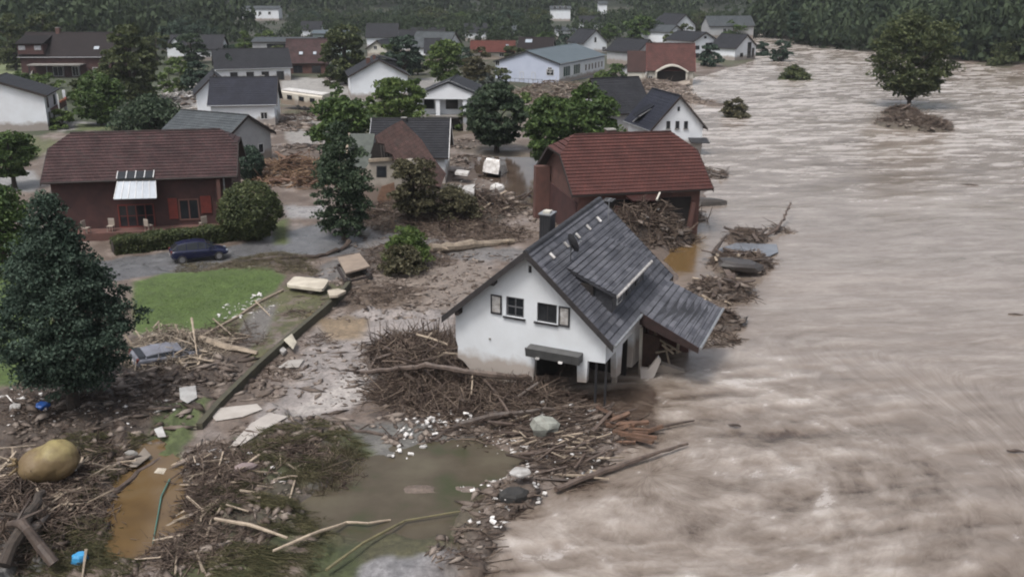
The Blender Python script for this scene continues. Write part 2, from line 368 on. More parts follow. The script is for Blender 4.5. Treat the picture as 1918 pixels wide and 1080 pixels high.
zone((.24,.23,.22),.4,[(770,150),(850,140),(900,160),(800,172)],.8,1.)
zone((.23,.22,.21),.4,[(125,228),(215,230),(160,243),(118,246)],.5,.6)
zone((.10,.12,.05),.1,[(150,232),(215,236),(210,246),(150,244)],.4,.6)
zone((.10,.105,.05),.2,[(-60,262),(70,256),(110,275),(60,300),(-60,300)],.6,1.)
zone((.24,.235,.23),.5,[(-60,322),(58,322),(75,345),(60,360),(-60,360)],.5,.8)
zone((.20,.155,.12),.55,[(925,300),(1010,300),(1018,385),(960,360)],.6,1.2)
zone((.23,.19,.15),.8,[(940,290),(1010,330),(1010,372),(950,345)],.5,1.)
# street past the red timber house, pavement and its wet sheen painted as a pale patch
zone((.125,.125,.13),.8,[(-300,560),(120,500),(250,482),(430,462),(520,440),(600,420),(700,425),(760,438),(700,470),(610,482),(440,492),(330,520),(250,532),(-300,640)],.25,.35)
zone((.30,.285,.28),.9,[(520,382),(608,384),(604,410),(528,412)],.5,.8)
zone((.09,.11,.04),.1,[(500,425),(545,405),(545,455),(505,462)],.4,.8)
zone((.155,.145,.14),.7,[(700,425),(870,460),(990,470),(960,492),(780,485),(660,520),(560,545),(600,500),(660,470)],.4,.9)
zone((.20,.165,.14),.6,[(700,480),(900,500),(940,520),(860,600),(780,640),(700,700),(560,700),(640,600),(700,550)],.6,1.2)
zone((.11,.082,.062),.4,[(650,520),(800,540),(790,575),(720,585),(650,600),(640,560)],.4,1.2)
# garden above the wall
zone((.066,.102,.026),.02,[(250,540),(300,524),(430,512),(498,512),(540,528),(520,552),(470,590),(420,625),(370,630),(250,640)],.25,.35)
zone((.066,.102,.026),.02,[(-300,560),(70,520),(110,620),(90,700),(30,735),(-300,790)],.3,.6)
zone((.085,.085,.038),.3,[(530,545),(648,545),(560,622),(480,692),(400,640),(440,610)],.3,.6,speck=.15)
zone((.14,.13,.12),.4,[(470,600),(520,580),(500,640),(440,690),(390,690)],.3,.8)
zone((.075,.056,.044),.35,[(250,640),(380,640),(480,650),(460,700),(380,790),(240,880),(-100,1000),(-300,820),(30,740)],.3,.8)
zone((.045,.036,.03),.3,[(60,700),(240,690),(260,760),(200,830),(60,830)],.5,1.)
zone((.075,.095,.035),.2,[(300,770),(392,765),(360,830),(330,880),(270,890),(290,820)],.25,.4)
zone((.13,.14,.145),.85,[(-200,930),(80,930),(90,1080),(-200,1200)],.3,.6)
# flooded yard in front
zone((.27,.24,.225),.75,[(600,600),(700,580),(840,590),(835,640),(720,690),(690,745),(640,775),(560,790),(480,830),(425,850),(470,800),(520,745),(560,700)],.35,.9)
zone((.36,.33,.31),.7,[(655,700),(715,690),(690,745),(640,770),(570,785),(540,770),(600,735)],.4,.7)
zone((.20,.135,.06),.6,[(590,600),(650,590),(700,600),(680,640),(620,640)],.4,.9,op=.7)
zone((.13,.125,.115),.7,[(620,800),(800,790),(900,830),(700,900),(560,960),(590,860)],.5,1.)
zone((.055,.062,.025),.35,[(430,830),(640,800),(700,850),(640,900),(560,920),(560,1000),(500,1120),(300,1120),(380,930)],.3,.8)
zone((.068,.064,.034),.4,[(620,985),(900,950),(905,1000),(850,1060),(690,1120),(560,1120)],.3,.6)
zone((.050,.060,.024),.2,[(590,1030),(680,1020),(680,1120),(560,1120)],.4,.6)
zone((.20,.195,.20),.6,[(680,1060),(860,1030),(850,1120),(640,1150)],.2,.4)
zone((.05,.036,.03),.3,[(700,640),(850,620),(900,700),(1080,740),(1080,790),(800,800),(700,780)],.5,.8)
zone((.055,.045,.036),.3,[(650,330),(960,360),(990,400),(900,425),(700,440),(640,400)],.5,1.)
# mound tops and river banks are dark wet silt
md=np.zeros(len(X))
for mx,my,R,h in MOUNDS: md=np.maximum(md,smooth(1.0,.55,np.sqrt((X-mx)**2+(Y-my)**2)/R+n2*.5))
paint(md*.75,(.060,.046,.037),.3)
drr=sdist(RIVER,X,Y)
paint(smooth(2.5,.2,drr+n1*4)*.5,(.12,.092,.075),.6)
C[:,:3]*=(1+n2*.6)[:,None]*.84
g=rawmesh('ground',np.stack([X,Y,Z],-1),F,[],True)
ca=g.data.color_attributes.new('soil','FLOAT_COLOR','POINT'); ca.data.foreach_set('color',np.clip(C,0,1).astype(np.float32).ravel())
m,n,b=nm('ground_soil'); at=N(n,'ShaderNodeAttribute',attribute_name='soil'); tc=N(n,'ShaderNodeTexCoord')
na=N(n,'ShaderNodeTexNoise',Scale=5.,Detail=8.,Roughness=.7); n.links.new(tc.outputs['Object'],na.inputs['Vector'])
nb_=N(n,'ShaderNodeTexNoise',Scale=1.1,Detail=5.,Roughness=.6); n.links.new(tc.outputs['Object'],nb_.inputs['Vector'])
o=mixc(n,1.,at.outputs['Color'],ramp(n,na.outputs[0],[(.3,.55),(.7,1.4)]),'MULTIPLY')
o=mixc(n,1.,o,ramp(n,nb_.outputs[0],[(.3,.8),(.7,1.2)]),'MULTIPLY')
n.links.new(o,b.inputs['Base Color'])
mr=N(n,'ShaderNodeMapRange'); mr.inputs[3].default_value=.95; mr.inputs[4].default_value=.22
mm=N(n,'ShaderNodeMath',operation='MULTIPLY_ADD'); n.links.new(nb_.outputs[0],mm.inputs[0]); mm.inputs[1].default_value=-1.0
m2=N(n,'ShaderNodeMath',operation='ADD'); n.links.new(at.outputs['Alpha'],m2.inputs[0]); m2.inputs[1].default_value=.5
n.links.new(m2.outputs[0],mm.inputs[2]); n.links.new(mm.outputs[0],mr.inputs[0]); n.links.new(mr.outputs[0],b.inputs['Roughness'])
bp=N(n,'ShaderNodeBump',Strength=.55,Distance=.07); n.links.new(na.outputs[0],bp.inputs['Height']); n.links.new(bp.outputs[0],b.inputs['Normal'])
g.data.materials.append(m); tag(g,'muddy flood-scoured ground with lawns and a wet street',kind='structure')

# ------------------------------------------------------------------ river
X,Y,F=fan(14,480,.006,.66,430,1.5,14)
dr=sdist(RIVER,X,Y)
keep=(dr<4.)
# flow coordinates: the current comes from the top, swings past the tilted house and spreads towards the viewer
ang=.55+.9*smooth(46,100,Y)*smooth(80,0,X)-.9*smooth(60,35,Y)*smooth(30,5,X)+fbm(X*.035,Y*.035,3,2)*.9
def flowc(a,sx,sy,seed,o=4):
    u=X*np.cos(a)+Y*np.sin(a); v=-X*np.sin(a)+Y*np.cos(a)
    w=fbm(X*.12,Y*.12,seed+50,3)*2.5
    return fbm(u*sx+w*.4,v*sy+w,seed,o)
farw=smooth(70,130,Y)
nearc=smooth(64,46,Y)*smooth(30,12,X)                    # churning water beside the front house
sc_=P(1215,880); sr=np.hypot(X-sc_.x,Y-sc_.y); sa=np.arctan2(Y-sc_.y,X-sc_.x)
swm=smooth(3.5,6.5,sr)*smooth(15,9,sr)                   # the jet curls round this eddy
w2=fbm(X*.3,Y*.3,71,3)*2.
sw=fbm(sr*1.5+w2,sa*3.2+w2*.4,72,5)
s1=flowc(0.25,.16,.75,7,5); s2=flowc(-.5,.5,1.6,8,4); s3=fbm(X*1.0+w2,Y*1.0,77,5); s4=flowc(.12,.35,1.5,23,5); s5=flowc(.2,.06,.30,29,4)
jp=P(1300,720); jet=np.exp(-(((X-jp.x-2)/6)**2+((Y-jp.y)/3.2)**2))
turb=np.clip(.25+.8*nearc+.75*farw+.8*jet+.4*swm*nearc,0,1.6)
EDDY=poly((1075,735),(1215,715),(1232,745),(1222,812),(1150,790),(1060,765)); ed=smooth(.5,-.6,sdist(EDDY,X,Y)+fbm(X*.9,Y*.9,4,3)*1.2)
lee=smooth(.9,-.9,sdist(poly((1240,835),(1300,800),(1260,790),(1200,835),(1010,930),(930,960),(1060,935)),X,Y)+fbm(X*.6,Y*.6,14,3)*2)*.55
calm=smooth(.7,-1.5,sdist(poly((1230,400),(1345,395),(1420,440),(1470,450),(1440,540),(1380,640),(1260,520)),X,Y))
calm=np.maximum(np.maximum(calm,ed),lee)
Zw=-.16+ (s1*.20+s2*.06+s4*.09)*turb + s3*.07*nearc + sw*.10*swm*nearc + fbm(X*.09,Y*.16,66,3)*.22
Zw=Zw*(1-calm)+(-.15)*calm
tone=.50+s1*.35*turb+s4*.75*(.35+.65*turb)+s5*.9*farw+(s3*.62+sw*.6*swm)*nearc+.20*jet+.10*farw+fbm(X*.05,Y*.09,91,4)*.35+.05*smooth(20,45,X)
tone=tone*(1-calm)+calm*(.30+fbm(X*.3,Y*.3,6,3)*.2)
tone=tone*(1-ed)-.12*ed-lee*.12  # eddy: brown silt plus the house underside's dark reflection, painted into the tone
foam=smooth(.10,.36,s4+.5*s1+.12*farw)*(.95*farw+.25*jet)+smooth(.17,.4,s3+.6*sw*swm)*nearc*.6+smooth(.1,.3,s4)*jet*.6
foam*=1-calm
och=smooth(.5,-.5,sdist(poly((1222,412),(1300,410),(1318,440),(1312,478),(1290,505),(1252,515)),X,Y)+fbm(X*.6,Y*.6,31,3)*1.2)
idx=-np.ones(len(X),int); 
fk=keep[F].all(1); F=F[fk]; used=np.unique(F); idx[used]=np.arange(len(used)); F=idx[F]
rv=rawmesh('river',np.stack([X,Y,Zw],-1)[used],F,[],True)
mpol=smooth(22,13,sr)*smooth(-9,-1,X-sc_.x+4)
fu=(X+.25*Y)*(1-mpol)+(sc_.x+.25*(sc_.y+sr)+(math.pi/2-sa)*13)*mpol; fv=(Y-.12*X+fbm(X*.04,Y*.04,8,2)*9)*(1-mpol)+(sc_.y+sr-.12*sc_.x)*mpol
uvl=rv.data.uv_layers.new(name='UVMap'); lv_=F.ravel(); uvl.data.foreach_set('uv',np.stack([fu[used][lv_],fv[used][lv_]],-1).astype(np.float32).ravel())
ca=rv.data.color_attributes.new('flow','FLOAT_COLOR','POINT')
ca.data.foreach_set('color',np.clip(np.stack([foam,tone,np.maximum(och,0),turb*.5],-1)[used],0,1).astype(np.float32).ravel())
m,n,b=nm('silty_river_water'); at=N(n,'ShaderNodeAttribute',attribute_name='flow'); sp=N(n,'ShaderNodeSeparateColor'); n.links.new(at.outputs['Color'],sp.inputs[0])
tc=N(n,'ShaderNodeUVMap'); tc.uv_map='UVMap'; mp=N(n,'ShaderNodeMapping'); mp.inputs['Scale'].default_value=(.9,1.75,1); n.links.new(tc.outputs[0],mp.inputs['Vector'])
nf=N(n,'ShaderNodeTexNoise',Scale=1.15,Detail=9.,Roughness=.70,Distortion=1.1); n.links.new(mp.outputs[0],nf.inputs['Vector'])
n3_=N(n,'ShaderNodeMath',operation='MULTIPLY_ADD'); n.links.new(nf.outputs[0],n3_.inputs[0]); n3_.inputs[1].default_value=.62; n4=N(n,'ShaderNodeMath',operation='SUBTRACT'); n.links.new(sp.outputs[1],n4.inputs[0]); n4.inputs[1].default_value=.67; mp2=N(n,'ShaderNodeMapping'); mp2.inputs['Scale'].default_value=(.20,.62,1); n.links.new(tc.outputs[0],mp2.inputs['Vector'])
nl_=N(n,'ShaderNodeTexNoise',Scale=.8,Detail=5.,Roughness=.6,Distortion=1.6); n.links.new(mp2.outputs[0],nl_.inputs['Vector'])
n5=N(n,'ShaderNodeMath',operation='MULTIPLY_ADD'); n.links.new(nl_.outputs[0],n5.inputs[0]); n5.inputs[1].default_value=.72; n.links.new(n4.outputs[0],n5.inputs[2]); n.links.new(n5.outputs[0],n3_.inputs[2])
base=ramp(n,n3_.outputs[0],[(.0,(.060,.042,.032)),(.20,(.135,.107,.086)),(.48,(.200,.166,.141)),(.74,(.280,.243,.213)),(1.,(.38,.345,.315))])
base=mixc(n,sp.outputs[2],base,(.115,.072,.030))
ff=N(n,'ShaderNodeMath',operation='MULTIPLY'); n.links.new(sp.outputs[0],ff.inputs[0]); n.links.new(ramp(n,nf.outputs[0],[(.38,.25),(.62,1.5)]),ff.inputs[1])
fc=N(n,'ShaderNodeMath',operation='MINIMUM'); n.links.new(ff.outputs[0],fc.inputs[0]); fc.inputs[1].default_value=1
o=mixc(n,fc.outputs[0],base,(.40,.37,.355)); n.links.new(o,b.inputs['Base Color'])
mr=N(n,'ShaderNodeMapRange'); n.links.new(fc.outputs[0],mr.inputs[0]); mr.inputs[3].default_value=.16; mr.inputs[4].default_value=.6; n.links.new(mr.outputs[0],b.inputs['Roughness'])
b.inputs['Specular IOR Level'].default_value=.5
bp=N(n,'ShaderNodeBump',Distance=.07); ms=N(n,'ShaderNodeMath',operation='MULTIPLY_ADD'); n.links.new(at.outputs['Alpha'],ms.inputs[0]); ms.inputs[1].default_value=.9; ms.inputs[2].default_value=.04; n.links.new(ms.outputs[0],bp.inputs['Strength'])
n.links.new(nf.outputs[0],bp.inputs['Height']); n.links.new(bp.outputs[0],b.inputs['Normal'])
rv.data.materials.append(m); tag(rv,'swollen brown river rushing past the houses',kind='structure')

GX,GY,GF=fan(20,115,.008,.62,330,.9,4)
def pool(name,pl,lv,cs,label,rough=.1,off=1.3,spec=.4):
    d=sdist(pl,GX,GY); k=(d<off)[GF].all(1); F_=GF[k]; u=np.unique(F_); ix=-np.ones(len(GX),int); ix[u]=np.arange(len(u))
    o=rawmesh(name,np.stack([GX,GY,np.full(len(GX),lv)],-1)[u],ix[F_],[],True)
    m,n,b=nm('pool_water_'+name); tc=N(n,'ShaderNodeTexCoord'); no=N(n,'ShaderNodeTexNoise',Scale=.32,Detail=6.,Roughness=.6); n.links.new(tc.outputs['Object'],no.inputs['Vector'])
    n.links.new(ramp(n,no.outputs[0],[(.3,cs[0]),(.5,cs[1]),(.68,cs[2])]),b.inputs['Base Color']); b.inputs['Roughness'].default_value=rough; b.inputs['Specular IOR Level'].default_value=spec
    nb=N(n,'ShaderNodeTexNoise',Scale=2.2,Detail=3.); n.links.new(tc.outputs['Object'],nb.inputs['Vector']); bp=N(n,'ShaderNodeBump',Strength=.06,Distance=.05); n.links.new(nb.outputs[0],bp.inputs['Height']); n.links.new(bp.outputs[0],b.inputs['Normal'])
    o.data.materials.append(m); tag(o,label,kind='structure'); return o
pool('muddy_water',MUDPOOL,-.02,[(.05,.035,.026),(.075,.054,.042),(.11,.085,.068)],'brown standing flood water between the trees and the red-roofed house')
pool('ditch_water',OCHRE2,.22,[(.085,.055,.028),(.115,.074,.034),(.13,.095,.055)],'ochre muddy water filling the ditch in the foreground',.12,.9)
pool('lawn_water',FLOODED,.021,[(.034,.044,.018),(.066,.054,.038),(.092,.080,.056)],'shallow murky water over the drowned lawn',.3,spec=.16)

# ------------------------------------------------------------------ houses
class House:
    """gabled house; ridge along local y, local -y end is the 'F' gable, x<0 is side 'L', x>0 side 'R'"""
    def __init__(s,name,label,cat,x,y,yaw,w,L,he,hr,hip=(0,0),pit=0,rol=0,z=0,group=None,oh=.45,ohg=.4):
        s.q=(w,L,he,hr); s.hip=hip; s.oh=oh; s.ohg=ohg; s.z=z
        e=Euler((R_(pit),R_(rol),R_(yaw)),'YXZ'); s.root=empty(name,(x,y,z),e,'YXZ')
        s.M=Matrix.Translation((x,y,z))@e.to_matrix().to_4x4(); s.Mi=s.M.inverted()
        tag(s.root,label,cat,group)
        s.w,s.L,s.he,s.hr=w,L,he,hr; s.W=w/2-oh; s.D=L/2-ohg
        s.sl=(hr-he)/(w/2)
    def zr(s,x): return s.hr-s.sl*abs(x)
    def on(s,px,py,side):
        """pixel of the photo -> local point on one wall / roof plane of this house"""
        c=s.Mi@Vector((0,0,CAMH)); d=s.Mi.to_3x3()@ray(px,py)
        p0,nn={'F':((0,-s.D,0),(0,1,0)),'B':((0,s.D,0),(0,1,0)),'L':((-s.W,0,0),(1,0,0)),'R':((s.W,0,0),(1,0,0)),
               'RL':((0,0,s.hr),(-s.sl,0,1)),'RR':((0,0,s.hr),(s.sl,0,1))}[side] if isinstance(side,str) else side
        p0=Vector(p0); nn=Vector(nn); return c+d*(nn.dot(p0-c)/nn.dot(d))
    def walls(s,mat,base=-1.6,t=.12):
        mb=MB(); W,D=s.W,s.D
        def prof(h):
            zt=s.zr(W)-t
            if h<=0: return [(-W,base),(W,base),(W,zt),(0,s.zr(0)-t),(-W,zt)]
            hw=s.w/2*h*.98; zz=s.zr(hw)-t
            return [(-W,base),(W,base),(W,zt),(hw,zz),(-hw,zz),(-W,zt)]
        a=prof(s.hip[0]); b=prof(s.hip[1])
        mb.add([(p[0],-D,p[1]) for p in a],[tuple(range(len(a)))]); mb.add([(p[0],D,p[1]) for p in b],[tuple(range(len(b)-1,-1,-1))])
        zt=s.zr(W)-t
        mb.quad((W,-D,base),(W,D,base),(W,D,zt),(W,-D,zt)); mb.quad((-W,D,base),(-W,-D,base),(-W,-D,zt),(-W,D,zt))
        mb.quad((-W,-D,zt),(W,-D,zt),(W,D,zt),(-W,D,zt))
        return mb.build('wall',mat,s.root)
    def roof(s,mat,course=.36,step=.03,t=.14,trim=None,gutter=None):
        mb=MB(); w2=s.w/2; L2=s.L/2; sl=math.hypot(w2,s.hr-s.he); n=max(3,int(sl/course)); 
        def yend(k,h,x):      # end of the course at distance x from the ridge
            hw=w2*h; return L2 if x>=hw else L2-(hw-x)*.9
        for sg in (-1,1):
            ux=sg*w2/sl; uz=-(s.hr-s.he)/sl; nx=sg*(s.hr-s.he)/sl; nz=w2/sl
            for i in range(n):
                a=sl*i/n; c=sl*(i+1)/n; xa,xc=a*w2/sl,c*w2/sl
                f0,f1=-yend(0,s.hip[0],xa),-yend(0,s.hip[0],xc); b0,b1=yend(1,s.hip[1],xa),yend(1,s.hip[1],xc)
                A=Vector((ux*a,0,s.hr+uz*a)); B=Vector((ux*c,0,s.hr+uz*c)); up=Vector((nx,0,nz))*step
                p=[A+Vector((0,f0,0)),B+up+Vector((0,f1,0)),B+up+Vector((0,b1,0)),A+Vector((0,b0,0))]
                uv=[(f0,a),(f1,c),(b1,c),(b0,a)]
                if sg<0: p=p[::-1]; uv=uv[::-1]
                mb.quad(*p,uv=uv)
                q=[B+up+Vector((0,f1,0)),B+Vector((0,f1,0)),B+Vector((0,b1,0)),B+up+Vector((0,b1,0))]
                if sg<0: q=q[::-1]
                mb.quad(*q,uv=[(f1,c),(f1,c+.02),(b1,c+.02),(b1,c)])
        for e,h in ((-1,s.hip[0]),(1,s.hip[1])):       # half-hip triangles
            if h<=0: continue
            hw=w2*h; k=max(2,int(math.hypot(hw*.9,s.sl*hw)/course)); yr=L2-hw*.9
            for i in range(k):
                a,c=i/k,(i+1)/k; za,zc=s.hr-s.sl*hw*a,s.hr-s.sl*hw*c
                p=[(-hw*a,e*(yr+hw*.9*a),za),(-hw*c,e*(yr+hw*.9*c),zc+step),(hw*c,e*(yr+hw*.9*c),zc+step),(hw*a,e*(yr+hw*.9*a),za)]
                uv=[(-hw*a,a*3),(-hw*c,c*3),(hw*c,c*3),(hw*a,a*3)]
                if e>0: p=p[::-1]; uv=uv[::-1]
                mb.quad(*p,uv=uv)
        # soffit and edge thickness
        mb.m=1; y0=-L2; y1=L2; r0=-(L2-w2*s.hip[0]*.9); r1=L2-w2*s.hip[1]*.9
        for sg in (-1,1):
            hz0=s.hr-s.sl*w2*s.hip[0]; hz1=s.hr-s.sl*w2*s.hip[1]
            top=[(0,r0,s.hr),(sg*w2*s.hip[0],y0,hz0),(sg*w2,y0,s.he),(sg*w2,y1,s.he),(sg*w2*s.hip[1],y1,hz1),(0,r1,s.hr)]
            lo=[Vector((p[0],p[1],p[2]-t)) for p in top]; 
            mb.add(lo,[tuple(range(6)) if sg>0 else tuple(range(5,-1,-1))])
            for i in range(5):
                if (Vector(top[i])-Vector(top[i+1])).length<1e-3: continue
                mb.quad(top[i],top[i+1],lo[i+1],lo[i])
        for e,h in ((-1,s.hip[0]),(1,s.hip[1])):
            if h>0:
                hw=w2*h; zz=s.hr-s.sl*hw; mb.bb(-hw,hw,e*L2-.03,e*L2+.03,zz-t,zz+.01)
        o=mb.build('roof',[mat,trim or wooddk],s.root)
        rb=MB(); 
        k=max(4,int((r1-r0)/.4)); 
        for i in range(k):
            ya=r0+(r1-r0)*i/k; yb=r0+(r1-r0)*(i+1)/k
            pr=[(-.16,-.05),(-.10,.055),(0,.09),(.10,.055),(.16,-.05)]; g_=.012*(i%2)
            rb.rings([[(px_,yy,s.hr+pz+g_) for px_,pz in pr] for yy in (ya,yb)],cap=True)
        rb.build('ridge_tiles',mat,o)
        s.roofo=o
        if gutter:
            for sg in gutter:
                gb=MB(); gb.tube([(sg*(w2+.06),-L2,s.he-.06),(sg*(w2+.06),L2,s.he-.09)],.07,8); gb.build('gutter',zinc,s.root)
        return o
    def verge(s,mat,ends=(-1,),sz=(.06,.26)):
        for e in ends:
            h=s.hip[0] if e<0 else s.hip[1]; w2=s.w/2
            for sg in (-1,1):
                mb=MB(); x0=w2*h; x1=w2+.02; y=e*(s.L/2+.03)
                a=[(sg*x0,s.zr(x0)+.05),(sg*x1,s.zr(x1)+.05),(sg*x1,s.zr(x1)-sz[1]),(sg*x0,s.zr(x0)-sz[1])]
                mb.prism([(p[0],y-.03,p[1]) for p in a],(0,sz[0],0)); mb.build('verge_board',mat,s.root)
    def opening(s,side,u0,u1,z0,z1,kind='window',frame=frameW,pane=glass,mull=1,fw=.07,bars=0,sill=None):
        """framed opening standing a little proud of a wall; u runs along the wall"""
        ax={'F':(Vector((1,0,0)),Vector((0,-1,0)),Vector((0,-s.D,0))),'B':(Vector((1,0,0)),Vector((0,1,0)),Vector((0,s.D,0))),
            'L':(Vector((0,1,0)),Vector((-1,0,0)),Vector((-s.W,0,0))),'R':(Vector((0,1,0)),Vector((1,0,0)),Vector((s.W,0,0)))}[side]
        U,Nn,O=ax; Zv=Vector((0,0,1)); u0,u1=sorted((u0,u1)); z0,z1=sorted((z0,z1))
        M=Matrix((U,Nn,Zv)).transposed()
        def bx(mb,a,b,c,d,n0,n1): mb.box(O+U*((a+b)/2)+Zv*((c+d)/2)+Nn*((n0+n1)/2),(b-a,n1-n0,d-c),M)
        f=MB(); bx(f,u0,u0+fw,z0,z1,0.004,.07); bx(f,u1-fw,u1,z0,z1,0.004,.07); bx(f,u0+fw,u1-fw,z1-fw,z1,0.004,.067); bx(f,u0+fw,u1-fw,z0,z0+fw,.004,.067)
        for i in range(mull): c=u0+(u1-u0)*(i+1)/(mull+1); bx(f,c-fw*.4,c+fw*.4,z0+fw,z1-fw,.006,.06)
        for i in range(bars): c=z0+(z1-z0)*(i+1)/(bars+1); bx(f,u0+fw,u1-fw,c-.02,c+.02,.008,.055)
        fo=f.build(kind,frame,s.root)
        p=MB(); bx(p,u0+fw*.6,u1-fw*.6,z0+fw*.6,z1-fw*.6,0.003,.02); p.build('pane',pane,fo)
        if sill: 
            q=MB(); bx(q,u0-.08,u1+.08,z0-.07,z0-.004,0.004,.14); q.build('sill',sill,fo)
        return fo
    def opx(s,side,box,**k):
        a=s.on(box[0],(box[1]+box[3])/2,side); b_=s.on(box[2],(box[1]+box[3])/2,side); mx=(box[0]+box[2])/2
        zt=s.on(mx,box[1],side).z; zb=s.on(mx,box[3],side).z
        ua,ub=(a.x,b_.x) if side in 'FB' else (a.y,b_.y)
        return s.opening(side,ua,ub,zb,zt,**k)
    def chimney(s,x,y,w=.6,h=.9,mat=None,cap=True):
        z=s.zr(x); mb=MB(); mb.bb(x-w/2,x+w/2,y-w/2,y+w/2,z-.8,z+h)
        c=mb.build('chimney',mat or brickb,s.roofo)
        if cap: q=MB(); q.bb(x-w/2-.06,x+w/2+.06,y-w/2-.06,y+w/2+.06,z+h+.003,z+h+.1); q.build('chimney_cap',concrete,c) if False else None
        q=MB(); q.bb(x-w/2-.05,x+w/2+.05,y-w/2-.05,y+w/2+.05,z+h+.004,z+h+.09); q.m=0; o=q.build('chimney_top',concrete,s.roofo)
        return c
    def skylight(s,sg,u,x,w=.8,h=1.1,mat=None):
        n=Vector((sg*s.sl,0,1)).normalized(); d=Vector((sg,0,-s.sl)).normalized(); c=Vector((sg*x,u,s.zr(x)))+n*.09
        M=Matrix((Vector((0,1,0)),d,n)).transposed(); mb=MB(); mb.box(c,(w,h,.1),M); o=mb.build('skylight',frameD,s.roofo)
        p=MB(); p.box(c+n*.055,(w-.16,h-.16,.02),M); p.build('pane',mat or glass,o)

def simple(name,label,geo,wall,roof,hip=(0,0),group='houses of the flooded village',gut=None,verge=(-1,),vm=None,course=.42,cat='house',**k):
    h=House(name,label,cat,*geo,hip=hip,group=group,**k); h.walls(wall); h.roof(roof,course=course,gutter=gut); h.verge(vm or wooddk,verge); return h

# --- H4 white house at the left edge
h=simple('white_house','white two-storey house cut by the left edge with balconies on its side',(-71.2,139.5,14,13.5,9.6,4.75,7.1),white,r_slate)
h.opening('R',-3.2,-2.2,.3,2.3,mull=0,frame=frameD); h.opening('R',-3.2,-2.2,2.9,4.3,mull=0,frame=frameD)
for z0 in (2.4,):
    mb=MB(); mb.bb(h.W,h.W+1.3,-1.4,3.8,z0,z0+.18); mb.bb(h.W+1.22,h.W+1.3,-1.4,3.8,z0+.19,z0+1.0); b0=mb.build('balcony',brickb,h.root)
    mb=MB(); 
    for i in range(9): c=Vector((h.W+1.35,-1.1+i*.55,z0+1.05)); mb.box(c,(.3,.34,.28),Euler((i,i*.7,i*1.3)).to_matrix())
    mb.build('flower_box',[surf('red_geraniums',(.35,.02,.05),(.05,.12,.03),.7,9.)],b0)
mb=MB(); mb.bb(h.W+1.1,h.W+1.28,-1.55,-1.42,-1,4.6); mb.build('post',frameW,h.root)
mb=MB(); mb.bb(h.W+.9,h.W+1.28,3.82,3.98,-1,4.6); mb.build('side_wall',white,h.root)
h.opening('R',0,1,.2,2.2,mull=0,frame=frameD); h.opening('R',1.6,2.8,2.75,4.2,frame=frameD)
h.chimney(-1,2,.7,1.)
# --- H5 big dark brown farmhouse
h=simple('dark_brown_farmhouse','large dark brown farmhouse with long roof and dormer before the left wood',(-94.5,219,91,11,20.,4.2,9.0),brickd,r_dkbr,gut=(-1,))
for bx in ((80,121,92,127),(117,120,132,127),(187,117,200,127)): pass
mb=MB(); x1=h.w/2-1.2
mb.slab((-x1-1.6,4.,h.zr(x1)+1.7),(-x1-1.6,10,h.zr(x1)+1.7),(-1.0,10,h.zr(1.0)+.25),(-1.0,4.,h.zr(1.0)+.25),.15); d=mb.build('dormer',r_dkbr,h.roofo)
mb=MB(); mb.bb(-x1-1.2,-2.2,4.3,9.7,h.zr(x1)-.5,h.zr(x1)+1.5); mb.build('dormer_wall',brickd,d)
for y0 in (4.7,8.0): mb=MB(); mb.bb(-x1-1.26,-x1-1.2,y0,y0+1.4,h.zr(x1)+.4,h.zr(x1)+1.3); mb.build('dormer_window',surf('pale_window_%d'%int(y0),(.35,.36,.38),(.2,.2,.22),.2,3.),d)
h.skylight(-1,-6.2,3.6,1.2,1.0,glassm)
mb=MB(); mb.bb(-h.W-3,-h.W,-4,7,2.6,2.85); mb.build('terrace_canopy',concrete,h.root)
for y0 in (-3.8,-.5,3,6.6): mb=MB(); mb.bb(-h.W-2.9,-h.W-2.7,y0,y0+.2,-1,2.6); mb.build('post',frameD,h.root)
h.opening('L',-7,-5.4,.4,2.0); h.opening('L',1,3,.2,2.2); h.opening('L',-2.4,-1.0,.2,2.2); h.chimney(0,3,.8,.9)
# --- H6 house with slate blue roof
h=simple('slate_roofed_house','white house with plain slate-blue roof and yellow-lichened rear gable, left of the mobile home',(-38.59,144.74,97,8.4,9.6,3.0,6.5),white,r_blue,gut=(-1,))
h.opening('F',-1.2,0,.6,1.8); h.opening('L',-3.4,-2.4,.9,1.9); h.opening('L',2.2,3.2,.9,1.9)
h.chimney(.8,-2.5,.5,.7)
# rear wing of that house
h=simple('rear_gabled_house','white house with dark steep gable behind the slate-blue roof',(-45.2,152.5,18,6.5,9,3.6,6.6),white,r_slate)
h.opening('F',-.6,.6,3.4,4.4)
# --- H6b low annexe with weathered light roof
h=simple('annexe_house','low grey annexe with weathered light grey roof at the brown-roofed house\'s right end',(-33.9,113.2,62,8.6,10.2,3.0,5.5),greyw,r_lite)
h.opening('F',-3.2,-2.5,.9,2.0,mull=0); h.opening('F',1.6,2.5,.9,2.0,mull=0); h.opening('F',-.6,.4,-.2,1.9,mull=0,kind='door',pane=frameD)
# --- H7
h=simple('long_grey_house','white house with long dark grey roof beside the pale parking yard',(-54.1,209.63,134.23-26,11,15.5,2.6,6.2),white,r_slate,gut=(-1,))
for u in (-6,-3,0,3.2): h.opening('L',u,u+1.5,.2,1.9,frame=frameD)
h.opening('B',-2,-1,.6,2); h.opening('F',-1,.6,.4,1.8)
